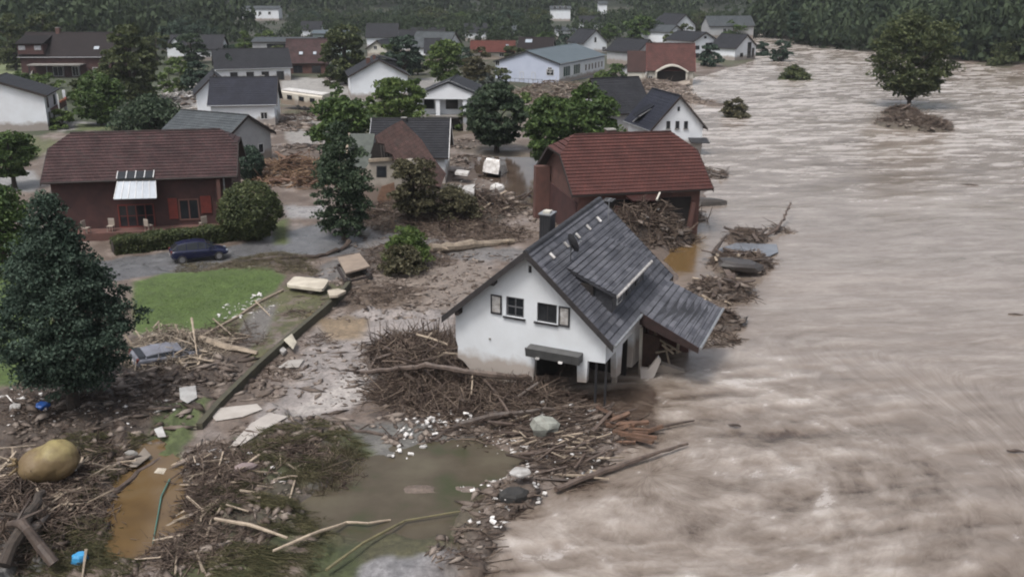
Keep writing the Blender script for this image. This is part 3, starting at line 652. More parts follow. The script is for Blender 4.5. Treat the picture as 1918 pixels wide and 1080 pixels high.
# --- H8, H9, H10, H11
h=simple('cross_gabled_house','white cross-gabled house with grey roof, leftmost of the far row',(-81,262,92,9,14,2.8,6.2),white,r_slate)
h.opening('L',3,4.2,.8,1.8); h.opening('L',-4,-2.8,.8,1.8)
h2=MB(); 
mb=MB(); mb.prism([(-h.W-.9,-1.6+4,0),(-h.W-.9,2.6+4,0),(-h.W-.9,2.6+4,3.2),(-h.W-.9,.5+4,5.6),(-h.W-.9,-1.6+4,3.2)],(3.6,0,0)); mb.build('gable_bay',white,h.root)
mb=MB(); mb.slab((-h.W-1.2,4.5,5.85),(-.3,4.5,5.85),(-.3,7.2,2.9),(-h.W-1.2,7.2,2.9),.15); mb.slab((-h.W-1.2,4.5,5.85),(-.3,4.5,5.85),(-.3,1.8,2.9),(-h.W-1.2,1.8,2.9),.15); mb.build('bay_roof',r_slate,h.root)
h=House('school_building','long grey modern building with dark window band in the far row','building',-58,262,92,13,16,4.8,5.6,group='houses of the flooded village'); h.walls(greyw); h.roof(r_lite,course=.8); 
h.opening('L',-7.2,4.0,2.9,4.3,mull=6,frame=frameD,kind='window_band'); h.opening('L',5,6.6,1,2.4)
h.opening('L',-6.5,-4,.4,2,mull=2); h.opening('L',-2,1,.4,2,mull=2)
h=simple('red_brown_house','house with big red-brown roof and two bright skylights left of the round green tree',(-45.55,225.77,94.7,10,9.2,2.3,7.24),brickb,r_brown)
h.skylight(-1,1.1,3.0,.9,.9,glassm); h.skylight(-1,-1.9,3.0,.8,.9,glassm)
h.opening('L',-3.2,-1.2,.2,1.8,frame=frameD); h.opening('L',.8,2.8,.2,1.8,frame=frameD)
h=House('flat_roofed_hall','pale green flat-roofed hall at the back of the far row','building',-50,285,95,12,11,5.6,6.2,group='houses of the flooded village'); h.walls(surf('pale_green_render',(.33,.40,.38),(.28,.34,.33),.7,1.)); h.roof(r_metal,course=1.)
h.opening('L',-4,4,3.8,4.8,mull=5,frame=frameW)
# --- H12 white gable house
h=simple('white_gable_house','tall white house with blank gable facing the viewer, left of the porticoed villa',(-23.81,177.39,11.9,10.6,10.8,4.1,6.93),white,r_slate,gut=(1,))
h.opening('F',1.6,3.8,1.9,3.2,frame=frameD); h.chimney(-1.6,-2.5,.7,.9); h.chimney(-.5,-1.8,.5,.7)
mb=MB(); mb.slab((.4,-1.2,h.zr(.4)+.35),(.4,4.,h.zr(.4)+.35),(3.6,4,h.zr(3.6)+1.25),(3.6,-1.2,h.zr(3.6)+1.25),.14); d=mb.build('dormer',r_slate,h.roofo)
mb=MB(); mb.bb(1.2,3.4,-.9,3.7,h.zr(3.4)-.3,h.zr(3.4)+1.1); mb.build('dormer_wall',frameD,d)
# --- H13 portico villa
h=simple('portico_villa','white villa with pediment on square columns and dark ground floor openings',(-8.2,141.0,-4,9.8,9,4.7,6.75),white,r_slate,vm=frameW)
h.opening('F',-.6,1.1,2.9,4.7,frame=frameD,mull=0); h.opening('F',-3.6,-2.2,2.9,4.6,frame=frameD,mull=0); h.opening('F',-.2,1.3,.1,1.6,frame=frameD,mull=0)
h.opening('F',3.2,4.2,2.6,4.6,frame=frameD,mull=0)
for x0 in (-4.4,-1.5,2.2,4.1): mb=MB(); mb.bb(x0-.28,x0+.28,-h.D-1.5,-h.D-.95,-1.2,4.41); mb.build('column',white,h.root)
mb=MB(); mb.prism([(-4.9,-h.D-1.7,4.42),(4.9,-h.D-1.7,4.42),(4.9,-h.D-1.7,4.62),(0,-h.D-1.7,6.55),(-4.9,-h.D-1.7,4.62)],(0,1.65,0)); mb.build('pediment',white,h.root)
mb=MB(); mb.bb(-4.5,4.4,-h.D-1.6,-h.D-.01,2.0,2.2); mb.build('balcony',concrete,h.root)
mb=MB(); 
for sg in (-1,1): mb.slab((0,-h.D-1.95,6.78),(0,-h.D,6.78),(sg*5.1,-h.D,4.66),(sg*5.1,-h.D-1.95,4.66),.12)
mb.build('portico_roof',r_slate,h.root)
# --- far dark roofs right of the round tree
def far(px0,px1,pt,pe,pb,label,wall=white,roof=r_slate,yaw=92,d=10,gableF=False,rh=.45,nm_='village_house',**k):
    """far house seen square-on: ridge/eaves/base rows and left/right columns of the photo"""
    if gableF:
        y=P((px0+px1)/2,pb).y; a,b_=PT(px0,pe,y),PT(px1,pe,y); w=b_.x-a.x; he=PT(px0,pe,y).z; hr_=PT((px0+px1)/2,pt,y).z
        h=simple(nm_,label,((a.x+b_.x)/2,y+d/2,yaw,w,d,he,hr_),wall,roof,**k)
    else:
        y=P((px0+px1)/2,pb).y; a,b_=PT(px0,pe,y),PT(px1,pe,y); w=b_.x-a.x; he=a.z; hr_=PT(px0,pt,y+d/2).z
        h=simple(nm_,label,((a.x+b_.x)/2,y+d/2,yaw,d,w,he,hr_),wall,roof,**k)
    return h
h=far(683,744,44,70,92,'dark grey roofed house right of the round green tree, in the far row'); h.opening('L',-2,-.8,1,2)
h=far(690,736,76,92,108,'cream gabled house peeping out behind the tall white house',offw,r_slate,yaw=-14,gableF=True,d=9); h.opening('F',-1,0,2,3)
h=far(744,830,56,80,100,'wide dark roofed house behind the dark round-crowned tree'); h.opening('L',0,1.4,.8,1.9)
h=far(768,832,52,64,86,'white-walled house with dark roof at the back of the far row',yaw=90,d=8); h.opening('L',-3,-1.6,1,2.2)
h=far(792,838,72,100,116,'grey roofed house half hidden by the light green tree',greyw,r_slate)
h=simple('grey_roofed_house','white house with light grey-blue roof left of the red roof in the far row',(-19.5,262,64,9,11.5,3.1,7.),white,r_lite); h.opening('L',-3,-1.8,.8,2.); h.opening('F',-1,0,3,4.2); h.opening('B',-1,0,3,4.2)
h=far(880,966,76,98,112,'cream house under a long faded red roof left of the blue-white hall',offw,r_far,yaw=88,d=9); h.opening('L',-3,-1.8,.7,1.7); h.opening('L',1.5,2.7,.7,1.7)
h.skylight(-1,-3.8,2,.8,.8,glassm)
h=far(972,1040,70,92,104,'low dark-roofed house with a bright skylight behind the blue-white hall',offw,r_dkbr,yaw=82,d=9); h.skylight(-1,2.,1.6,2.0,1.6,glassm)
h=simple('white_gable_cottage','white cottage with steep gable and dark roof behind the hall\'s right end',(21.26,287.33,23.75,8.2,10.4,2.8,6.4),white,r_slate); h.opening('F',-.4,.4,3.,4.5,mull=0); h.opening('F',2.2,3.4,.4,1.8)
h=far(1040,1080,50,58,74,'white flat building beyond the trees left of the steep cottage',white,r_lite,d=12); h.opening('L',-2.5,2.5,1.,2.,mull=3)
# --- H21 hall
h=House('blue_white_hall','long pale blue and white hall with low sheet-metal roof','hall',8.45,212.96,154.5,14.6,26.1,4.06,6.31,group='houses of the flooded village',oh=.3,ohg=.3)
h.walls(bluew); h.roof(r_metal,course=3.,step=.01,gutter=(-1,)); h.verge(frameD,(1,))
for bx in ((928,112,937,120),(1026,124,1035,133)): h.opx('B',(bx[0],bx[1]+2,bx[2]-1,bx[3]+3),frame=frameW,mull=1)
h.opening('B',-1.9,-1.1,.7,2.2,mull=0,frame=frameW,kind='door',pane=bluew); h.opening('B',.7,1.5,.7,2.2,mull=0,frame=frameW,kind='door',pane=bluew)
h.opening('B',-5.9,-4.3,1.7,2.9,frame=frameW); h.opening('B',4.3,5.9,1.7,2.9,frame=frameW)
mb=MB(); mb.bb(-h.W-.05,-h.W-.004,-h.D,h.D,.2,3.6); mb.build('white_cladding',white,h.root)
mb=MB(); W0=h.W; h.W+=.055
for u in (7.2,1.8): h.opening('L',u,u+3.6,1.3,3.3,mull=2,frame=frameW,pane=surf('teal_window_%d'%int(u*10),(.06,.10,.10),(.05,.08,.08),.1,2.))
for i in range(6): h.opening('L',-1.0-i*1.9,-2.-i*1.9+.1,1.6,2.9,mull=0,frame=frameW)
h.W=W0
mb=MB(); 
for i in range(9): mb.bb(-4+i*1.,-3.96+i*1.,h.D+1.3,h.D+1.36,-.2,.9)
mb.bb(-4,4.1,h.D+1.3,h.D+1.36,.9,.96); mb.bb(-4,4.1,h.D,h.D+1.4,-.4,-.2); mb.build('terrace_railing',frameD,h.root)
# --- H22 small houses right of the hall
h=simple('small_grey_house','small grey gabled house between the white cottage and the red building',(29.5,247,38,8.6,11,3.2,6.1),greyw,r_slate); h.opening('F',-1,0,1.8,2.8); h.opening('F',1.4,2.4,1.8,2.8)
h=simple('low_white_outbuilding','low white outbuilding with grey roof between the hall and the red building',(26.8,212,-24,7.5,8,1.9,3.9),white,r_lite); h.opening('F',-1.6,-.6,.3,1.5,mull=0); h.opening('F',.6,1.6,.4,1.3,mull=0)
# --- H23 red building with arched canopy
h=House('red_clad_building','dark red building with arched white balcony canopy, half collapsed at the water','building',31.76,203.28,85,9.1,9.6,2.6,7.67,group='houses of the flooded village'); h.walls(offw); h.roof(redclad if False else r_red,course=.45); h.verge(redclad,(-1,1))
mb=MB(); mb.bb(-h.W-.2,-h.W+3.4,5.0,8.4,-1.2,2.3); ann=mb.build('annexe_wall',offw,h.root)
mb=MB(); mb.slab((-h.W-.4,4.9,2.35),(-h.W-.4,8.6,2.35),(-.8,8.6,6.2),(-.8,4.9,6.2),.15); mb.build('annexe_roof',r_red,h.root)
mb=MB(); arc=[(-h.W-1.4,-3.4+6.4*i/12,2.6+1.25*math.sin(math.pi*i/12)) for i in range(13)]
for i in range(12): a,b_=arc[i],arc[i+1]; mb.slab(a,b_,(a[0]+3,b_[1],b_[2]),(a[0]+3,a[1],a[2]),.28)
mb.build('arched_canopy',[offw],h.root)
mb=MB(); mb.bb(-h.W-.05,-h.W-.006,-3.,2.7,-.1,2.9); mb.build('loggia_shade',dark,h.root)  # dark sheet on the solid wall paints the loggia's inner shade
for y0 in (-3.2,2.75): mb=MB(); mb.bb(-h.W-1.2,-h.W-.85,y0,y0+.3,-.8,2.6); mb.build('column',offw,h.root)
mb=MB(); mb.box((-h.W-1.4,-.6,-.1),(2.6,6.4,.25),Euler((R_(-14),R_(-12),0)).to_matrix()); mb.build('broken_balcony',offw,h.root)
h.opening('L',3.5,4.4,.3,1.6); h.opening('F',-1,.4,.5,1.8)
# --- H27 / H28
h=simple('grey_roofed_neighbour','house with broad plain grey roof, directly left of the white three-window gable',(13.6,133.2,112,8.9,7.2,3.3,7.5),greyw,r_slate)
h.opening('L',-2.,-1.,.8,1.9)
h=simple('three_window_house','white house by the river with three narrow windows in its gable',(18.81,122.22,13.72,7.33,9.08,2.85,6.81),white_f,r_blue,gut=(-1,))
for x0 in (1247,1264,1280): h.opx('F',(x0+1,227,x0+8,241),mull=0,frame=frameD,sill=concrete)
h.opx('F',(1269,200,1273,208),mull=0,frame=frameD,fw=.03)
v=[h.on(1185,230,'RL'),h.on(1220,205,'RL'),h.on(1197,232,'RL')]
mb=MB(); mb.prism([v[0]+Vector((0,0,.05)),v[1]+Vector((0,0,.05)),v[2]+Vector((0,0,.9))],(.0,.14,.1)); mb.build('dormer',greyw,h.roofo)
mb=MB(); mb.slab(v[1]+Vector((.4,0,.5)),v[1]+Vector((.3,1.6,.5)),v[2]+Vector((-.3,1.6,.95)),v[2]+Vector((-.4,0,.95)),.1); mb.build('dormer_roof',r_blue,h.roofo)
mb=MB(); mb.slab((1.4,-h.D-1.,1.35),(3.8,-h.D-1.,1.2),(3.8,-h.D-.01,1.7),(1.4,-h.D-.01,1.8),.1); mb.build('canopy',frameD,h.root)
# --- H24..26 far right houses
h=simple('white_gable_house_far','white two-storey gabled house with dark garage opening by the upper river',(47.45,268.95,31.78,8.9,11.4,4.53,6.7),white,r_slate); h.opening('F',.2,3.2,.9,4.0,mull=1,frame=frameD); h.opening('F',-3.3,-1.9,2.4,3.4,frame=frameD); h.opening('F',-3.3,-1.9,.4,1.5,frame=frameD); h.opening('F',-.4,.4,5.1,5.7,mull=0,frame=frameD,fw=.05)
h=simple('tall_glazed_gable_house','white gabled house with tall dark glazing, nearest the upper river bend',(57.6,263.6,46,10.9,8,3.03,6.3),white,r_slate); h.opening('F',.8,2.6,.4,4.3,mull=0,frame=frameD); h.opening('F',-2.6,-1.2,.8,1.8,frame=frameD); h.opening('F',3.0,4.2,.4,2.8,mull=0,frame=frameD)
h=simple('white_far_house','small white house with two dormers under the dark slope, behind the river houses',(56,352,30,10,12,4.5,8.5),white,r_slate); h.opening('F',-2,-.8,3,4.4)
h=simple('white_far_house','white flat-gabled house with light roof left of the small two-dormer house',(47,320,50,9,11,4.2,6.2),white,r_lite); h.opening('F',-2,-.8,2,3.4)
h=simple('white_far_house','grey-roofed house at the foot of the dark slope, farthest right of the far houses',(76,360,100,9,17,4.2,7.5),greyw,r_lite); h.opening('L',-2,-.8,2,3.4); h.opening('L',2,3.2,2,3.4)
h=simple('white_far_house','white house with pointed gable standing alone above the river behind trees',(140,392,-20,9,9,6,11),white,r_lite,z=3); h.opening('F',-1,1,4,5.5)
h=far(560,600,40,56,74,'small white house between the modern building and the pale green hall',white,r_slate,d=9); h.opening('L',-1,.2,.8,2.)
h=far(868,912,44,60,78,'white house with dark roof behind the light grey-blue roof',white,r_slate,d=9); h.opening('L',-1,.2,.8,2.)
h=far(1085,1130,30,44,60,'white house with dark roof on the rise behind the steep cottage',white,r_slate,d=9); h.opening('L',-1,.2,.8,2.)
h=far(640,684,30,44,60,'grey house with dark roof above the round olive tree',greyw,r_slate,d=9); h.opening('L',-1,.2,.8,2.)
h=far(936,968,48,60,76,'grey house with pale roof behind the faded red roof',white,r_lite,d=9); h.opening('L',-1,.2,.8,2.)
h=far(1236,1262,30,40,58,'narrow white house beside the two-dormer house',white,r_slate,yaw=20,gableF=True,d=8); h.opening('F',-.6,.4,2.,3.)
# white buildings up in the wood
for px0,px1,pt,pb,Y,lb in ((452,523,12,34,505,'long white building in the woods at top left'),(536,556,28,46,495,'small white building right of the long one in the woods'),
    (1030,1070,12,24,500,'white building in the woods above the blue-white hall'),(1120,1138,3,38,505,'narrow bright building between the trees at top centre')):
    a=PT(px0,pb,Y); b_=PT(px1,pb,Y); t_=PT(px0,pt,Y); zz=gz((a.x+b_.x)/2,Y)
    h=House('hillside_building',lb,'building',(a.x+b_.x)/2,Y+5,90,9,b_.x-a.x,t_.z-zz-1.2,t_.z-zz,z=zz,group='white buildings in the woods'); h.walls(white,base=-3); h.roof(r_lite,course=1.5)
    for i in range(3): u=(b_.x-a.x)*(.25*i-.25); h.opening('L',u-.5,u+.9,(a.z-zz)+1.5,(a.z-zz)+3)

# ------------------------------------------------------------------ H3 brown-roofed timber house
h=House('brown_roofed_house','dark red timber house with long brown half-hipped roof behind the blue car','house',-30.9,83.6,100.68,10.29,15.05,4.58,7.71,hip=(.32,.32),group='houses of the flooded village',oh=.75,ohg=.5)
h.walls(brickd); h.roof(r_brown,course=.36,step=.055); h.verge(wooddk,(-1,1))
h3=h
mb=MB(); mb.tube([(-h.w/2-.05,-h.L/2,h.he-.05),(-h.w/2-.05,h.L/2,h.he-.05)],.07,8); mb.build('gutter',wooddk,h.root)
# recessed dark roof opening with glass canopy below it
a=h.on(222,327,'L'); 
c=[h.on(x,y,((-h.W-.7,0,0),(1,0,0))) for x,y in ((221,336),(291,336))]; d=[h.on(x,y,((-h.W-2.0,0,0),(1,0,0))) for x,y in ((213,373),(293,371))]
mb=MB(); mb.slab(c[0]+Vector((0,0,0)),c[1],d[1],d[0],.08); cp=mb.build('glass_canopy',glassm,h.root)
mb=MB()
for i in range(7):
    t=i/6; mb.tube([c[0].lerp(c[1],t)+Vector((0,0,.03)),d[0].lerp(d[1],t)+Vector((0,0,.03))],.03,4)
mb.build('canopy_bars',frameW,cp)
e0,e1=h.on(221,324,'RL'),h.on(289,322,'RL')
mb=MB(); mb.prism([Vector((e0.x,e0.y,e0.z+.12)),Vector((e1.x,e1.y,e1.z+.12)),Vector((-h.w/2-.1,e1.y,h.he+.12)),Vector((-h.w/2-.1,e0.y,h.he+.12))],(0,0,-.1)); dg=mb.build('roof_glazing',glass,h.root)
mb=MB()
for i in range(5):
    t=i/4; mb.tube([Vector((e0.x,e0.y,e0.z+.14)).lerp(Vector((e1.x,e1.y,e1.z+.14)),t),Vector((-h.w/2-.1,e0.y+(e1.y-e0.y)*t,h.he+.14))],.04,4)
mb.build('glazing_bars',frameW,dg)
o=h.opx('L',(335,372,374,412),mull=1,frame=brickb,kind='terrace_door',fw=.12)
for bx in ((316,371,333,410),(376,367,396,399)):
    a=h.on(bx[0],(bx[1]+bx[3])/2,'L'); b_=h.on(bx[2],(bx[1]+bx[3])/2,'L'); z1=h.on(bx[0],bx[1],'L').z; z0=h.on(bx[0],bx[3],'L').z
    mb=MB(); mb.bb(-h.W-.1,-h.W-.02,min(a.y,b_.y),max(a.y,b_.y),z0,z1)
    for k in range(9): zz=z0+(z1-z0)*(k+.5)/9; mb.bb(-h.W-.13,-h.W-.1,min(a.y,b_.y)+.08,max(a.y,b_.y)-.08,zz-.04,zz+.04)
    mb.build('shutter',redshut,h.root)
o=h.opx('L',(222,382,290,425),mull=3,frame=redshut,kind='glazed_front',fw=.1,bars=1)
mb=MB(); a=h.on(412,380,((-h.W-.6,0,0),(1,0,0))); mb.bb(-h.W-.7,-h.W-.45,a.y-.15,a.y+.15,-.3,h.he-.2); mb.build('corner_post',brickb,h.root)
mb=MB(); mb.tube([(-h.W-.55,a.y-.45,h.he-.1),(-h.W-.55,a.y-.45,-.2)],.055,6); mb.build('downpipe',zinc,h.root)
a0=h.on(216,450,((-h.W-2.4,0,0),(1,0,0))); a1=h.on(415,418,((-h.W-2.4,0,0),(1,0,0)))
mb=MB(); mb.bb(-h.W-2.5,-h.W-.01,-7,7.3,-.4,.5); mb.bb(-h.W-2.62,-h.W-2.5,-7,7.3,-.4,.72); mb.build('terrace',brickb,h.root)
tr=h.root
for k,(x,y,c_) in enumerate(((-1.2,2.6,.35),(-1.5,4.4,.3),(-1.6,-.4,.28),(-1.4,-4.6,.3))):
    w=h.M@Vector((-h.W+x,y,.5)); t=empty('terrace_chair',w,(0,0,k*1.3)); tag(t,['pale garden chair on the brown terrace, second from the left','pale garden chair on the brown terrace, farthest left','pale garden chair beside the terrace door','dark garden chair at the right end of the terrace'][k],'chair','garden chairs on the terrace')
    mb=MB(); mb.box((0,0,.45),(.5,.5,.06)); mb.build('seat',offw,t); mb=MB(); mb.box((0,.24,.75),(.5,.05,.55)); mb.build('backrest',offw,t)
    for sx in (-.21,.21):
        for sy in (-.21,.21): mb=MB(); mb.box((sx,sy,.21),(.04,.04,.42)); mb.build('leg',offw,t)

# ------------------------------------------------------------------ H2 red-roofed house
h=House('red_roofed_house','wrecked brown brick house under a large brick-red half-hipped roof at the river edge','house',9.14,82.6,104.0,10.9,11.9,4.1,7.84,hip=(.34,.34),rol=-1.8,pit=.3,z=-.1,group='houses of the flooded village',oh=.8,ohg=.75)
h.walls(brickb); h.roof(r_red,course=.36,step=.06,gutter=None); h.verge(wooddk,(-1,1)); h.chimney(.9,.8,.75,.75)
mb=MB(); mb.bb(-h.W-.35,-h.W-.01,-3.8,2.8,-.5,3.3); 
h.opx('L',(1108,378,1150,400),mull=0,frame=wooddk,pane=dark,kind='broken_window')
mb=MB(); mb.bb(-h.W-.09,-h.W-.005,-4.4,4.1,-.9,3.35); mb.build('torn_front_shade',dark,h.root)  # dark sheet over the wall paints the shade of the torn-open front
for y0,z1,r in ((-4.3,3.0,.1),(-1.6,3.1,-.12),(-.2,3.1,.04),(2.2,3.0,.1),(4.1,3.2,0)):
    mb=MB(); mb.box((-h.W-.35,y0,z1/2-.5),(.3,.34,z1+.9),Euler((r,0,0)).to_matrix()); mb.build('post',brickb,h.root)
c=[h.on(x,y,((-h.w/2,0,0),(1,0,0))) for x,y in ((1172,366),(1236,363))]; e=[h.on(x,y,((-h.w/2-.9,0,0),(1,0,0))) for x,y in ((1186,376),(1229,375))]
mb=MB(); mb.slab(c[0],c[1],e[1],e[0],.12); mb.build('sagging_eave',r_red,h.root)
for u,s_ in ((c[1].y,1),): mb=MB(); mb.tube([c[1]+Vector((0,0,.1)),e[1]+Vector((-.1,0,.05))],.09,4); mb.build('bargeboard',offw,h.root)
# recessed left gable with side wing
mb=MB(); mb.bb(-h.W+.2,h.W-.6,h.D+.005,h.D+.12,-.9,3.2); mb.build('gable_cladding',brickd,h.root)
h.opening('B',-2.6,-1.6,.8,1.9,mull=0,frame=wooddk,pane=glass); h.opening('B',.8,1.6,1.4,2.8,mull=0,frame=wooddk)
mb=MB(); mb.bb(h.W-1.6,h.W-.9,h.D+.13,h.D+1.4,-.9,4.6); mb.build('wing_wall',brickb,h.root)
h2=h
# ------------------------------------------------------------------ H14 ruined house
h=House('ruined_house','ruined house with dark roof whose torn brown front roof has slid down','house',-10.52,103.53,90,8.79,8.2,2.7,6.1,group='houses of the flooded village'); h14=h
h.walls(white_f); h.roof(r_slate,course=.34,step=.05); h.verge(frameW,(-1,)); h.verge(zinc,(1,)); h.chimney(-.35,-.3+1.,.5,.35,mat=frameD)
def pl(name,pts,t,mat): 
    mb=MB(); q=[h.Mi@PT(*p) for p in pts]
    mb.slab(*q,t); uvs=[(0,0),(0,3.4),(8,3.4),(8,0)]; mb.uv[0]=uvs; return mb.build(name,mat,h.root)
A_,B_,C_=[h.Mi@PT(*p) for p in ((703,254,90.5),(753,226,95.5),(834,326,94))]; nn_=(B_-A_).cross(C_-A_).normalized(); ux_=(A_-B_).normalized(); vx_=nn_.cross(ux_)
if nn_.z<0: nn_=-nn_
pp_=[h.on(x,y,(A_,nn_)) for x,y in ((703,254),(722,242),(735,234),(753,225),(764,236),(790,262),(812,296),(836,326),(830,337),(826,350),(812,349),(806,362),(794,344),(786,347),(778,328),(764,322),(755,308),(742,306),(736,290),(724,284),(720,270),(709,268))]
mb=MB(); mb.prism(pp_,-nn_*.16); mb.uv[0]=[((p-B_).dot(ux_),(p-B_).dot(vx_)) for p in pp_]; mb.build('torn_roof',[r_rust],h.root)
pl('roof_fragment',[(655,250,96),(702,250,96),(692,318,91.5),(644,306,91.5)],.15,[surf('mossy_grey_roof',(.075,.085,.075),(.05,.058,.052),.8,2.,.2)])
pl('verge_board',[(652,249,96.2),(656,249,96.2),(648,306,91.3),(643,306,91.3)],.2,[palewood])
y=90.6
def wallpts(name,pp,Y,t,mat): mb=MB(); mb.prism([h.Mi@PT(a,b_,Y) for a,b_ in pp],h.Mi.to_3x3()@Vector((0,t,0))); return mb.build(name,mat,h.root)
wallpts('front_wall',[(680,345),(683,318),(693,303),(728,300),(772,300),(800,352),(800,410),(680,412)],90.6,1.0,beige)
wallpts('gable_opening_shade',[(693,300),(706,258),(728,285),(732,300)],92.6,.3,dark)  # dark fill painting the shade inside the gap of the gable
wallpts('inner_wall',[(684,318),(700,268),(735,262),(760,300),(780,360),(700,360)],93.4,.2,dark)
f=wallpts('window_frame',[(705,311),(724,311),(724,332),(705,332)],90.57,.05,frameD); wallpts('pane',[(707,313),(722,313),(722,330),(707,330)],90.53,.03,glass).parent=f
wallpts('lintel',[(690,299),(734,296),(735,301),(690,304)],90.4,.5,palewood)
for k in range(6):
    a=h.Mi@PT(712+k*5,262+k*4,92.2); b_=h.Mi@PT(716+k*5,300,91.4); mb=MB(); mb.tube([a,b_],.06,4); mb.build('rafter',wooddk,h.root)
h.opening('F',-3.2,-2.2,.6,1.8,mull=0)
wallpts('fallen_panel',[(706,372),(715,349),(738,342),(740,366),(728,378),(712,382)],89.2,.2,orangewood)

# ------------------------------------------------------------------ H1 tilted white house in the foreground
h=House('tilted_white_house','undermined white house with grey tiled roof, dormer and porch standing in the flood','house',2.78,50.7,-23.44,9.05,11.,3.82,7.88,pit=2.2,rol=1.36,z=-.04,group='houses of the flooded village',oh=.5,ohg=.5)
h1=h; W,D=h.W,h.D
def panel(mb,outer,holes,T,th):
    """flat wall with openings; T maps (u,z) to the face, th is the thickness vector"""
    loops=[outer]+holes; flat=[p for l in loops for p in l]
    tr_=tessellate_polygon([[Vector((p[0],p[1],0)) for p in l] for l in loops]); th=Vector(th)
    vs=[T(*p) for p in flat]; n=len(vs)
    mb.add(vs+[v+th for v in vs],[tuple(t) for t in tr_]+[tuple(n+i for i in t[::-1]) for t in tr_])
    o=0
    for l in loops:
        k=len(l); mb.add([vs[o+i] for i in range(k)]+[vs[o+i]+th for i in range(k)],[(i,(i+1)%k,(i+1)%k+k,i+k) for i in range(k)]); o+=k
zt=h.zr(W)-.16
rect=lambda a,b,c,d:[(a,c),(b,c),(b,d),(a,d)]
mb=MB()
outer=[(-2.9,-1.2),(-2.75,.55),(-3.2,.9),(-3.6,1.35),(-3.95,1.5),(-3.9,2.1),(-4.02,2.5),(-W,2.9),(-W,zt),(0,h.zr(0)-.16),(W,zt),(W,2.62),(3.12,2.58),(3.1,1.42),(2.62,1.38),(2.58,2.5),(.38,2.5),(.30,1.0),(.22,.4),(.1,-1.2)]
panel(mb,outer,[rect(-1.22,-.26,4.24,5.28),rect(.44,1.47,4.22,5.22),rect(-.05,.12,6.65,7.03)],lambda u,z:Vector((u,-D,z)),(0,.28,0))
# left wall, back wall, right wall (ground floor torn away between piers)
panel(mb,[(-D+.3,1.6),(-1.5,1.2),(-1.2,-1.2),(D-.3,-1.2),(D-.3,zt),(-D+.3,zt)],[rect(-2.6,-1.6,2.2,3.2),rect(1,2.2,1.0,2.4)],lambda u,z:Vector((-W,u,z)),(.28,0,0))
panel(mb,[(-W+.3,-1.2),(W,-1.2),(W,zt),(0,h.zr(0)-.16),(-W+.3,zt)],[rect(-2,-1,4.2,5.2)],lambda u,z:Vector((u,D,z)),(0,-.28,0))
panel(mb,[(-D+.3,2.62),(-3.3,2.6),(-3.1,1.05),(-2.3,.95),(-2.2,2.55),(-.35,2.5),(-.3,.45),(1.2,.3),(1.3,2.4),(D-.3,2.4),(D-.3,zt),(-D+.3,zt)],[],lambda u,z:Vector((W,u,z)),(-.28,0,0))
mb.build('wall',surf('flood_stained_plaster',(.64,.67,.70),(.56,.58,.60),.85,.5,.1,dirt=(1.9,(.30,.25,.21)),det=10.),h.root)
mb=MB(); mb.bb(-W+.29,W-.29,-D+.3,D-.3,2.62,2.82); mb.build('floor_slab',concrete,h.root)
mb=MB(); mb.bb(-W+.3,W-.3,-D+2.2,-D+2.4,2.83,6.2) if False else None
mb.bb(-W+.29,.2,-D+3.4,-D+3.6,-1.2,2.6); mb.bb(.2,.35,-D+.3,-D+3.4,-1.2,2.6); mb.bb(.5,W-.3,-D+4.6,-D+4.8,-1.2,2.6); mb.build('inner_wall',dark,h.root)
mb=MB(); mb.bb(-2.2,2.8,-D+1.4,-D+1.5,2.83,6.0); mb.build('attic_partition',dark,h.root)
for y0,x0,zz in ((-1.7,W-.5,2.5),(.6,W-.6,2.5),(3.2,W-.5,2.4),(4.9,W-.4,2.4)):
    mb=MB(); mb.bb(x0-.12,x0+.12,y0-.12,y0+.12,-1.6,zz); mb.build('pier',offw if y0<2 else brickb,h.root)
for x0,zb in ((3.5,-1.),(4.0,-1.1)): mb=MB(); mb.bb(x0-.05,x0+.05,-D+.2,-D+.3,zb,2.6); mb.build('steel_post',frameD,h.root)
h.roof(r_grey,course=.34,step=.05,t=.2)
h.verge(surf('charcoal_verge',(.036,.032,.033),(.022,.02,.021),.6,3.,.1),(-1,1),(.06,.3))
for sg in (1,):
    mb=MB(); mb.tube([(W+.58,-D-.5,h.he-.04),(W+.58,-.95,h.he-.04)],.08,8); mb.build('gutter',zinc,h.root)
for y0 in (-3.94,-1.96,-.26,1.43,3.14):
    n=Vector((h.sl,0,1)).normalized(); dd=Vector((1,0,-h.sl)).normalized(); M=Matrix((Vector((0,1,0)),dd,n)).transposed(); x0=.7
    mb=MB(); mb.box(Vector((x0,y0,h.zr(x0)))+n*.11,(.16,.34,.06),M); mb.build('roof_hook',trash_w,h.roofo)
# windows and shutters of the gable
for u0,u1,z0,z1,bars in ((-1.22,-.26,4.24,5.28,1),(.44,1.47,4.22,5.22,0)):
    f=MB(); y0=-D+.08; fw=.08
    f.bb(u0,u0+fw,y0,y0+.06,z0,z1); f.bb(u1-fw,u1,y0,y0+.06,z0,z1); f.bb(u0+fw,u1-fw,y0,y0+.057,z1-fw,z1); f.bb(u0+fw,u1-fw,y0,y0+.057,z0,z0+fw); f.bb((u0+u1)/2-.03,(u0+u1)/2+.03,y0+.003,y0+.05,z0+fw,z1-fw)
    if bars: f.bb(u0+fw,u1-fw,y0+.005,y0+.045,(z0+z1)/2-.04,(z0+z1)/2+.03)
    fo=f.build('window',frameD if not bars else surf('worn_window_frame',(.14,.14,.15),(.05,.05,.055),.5,4.),h.root); p=MB(); p.bb(u0+.05,u1-.05,y0+.02,y0+.03,z0+.05,z1-.05); p.build('pane',glass,fo)
    q=MB(); q.bb(u0-.14,u1+.1,-D-.1,-D-.005,z0-.09,z0-.01); q.build('sill',frameD,fo)
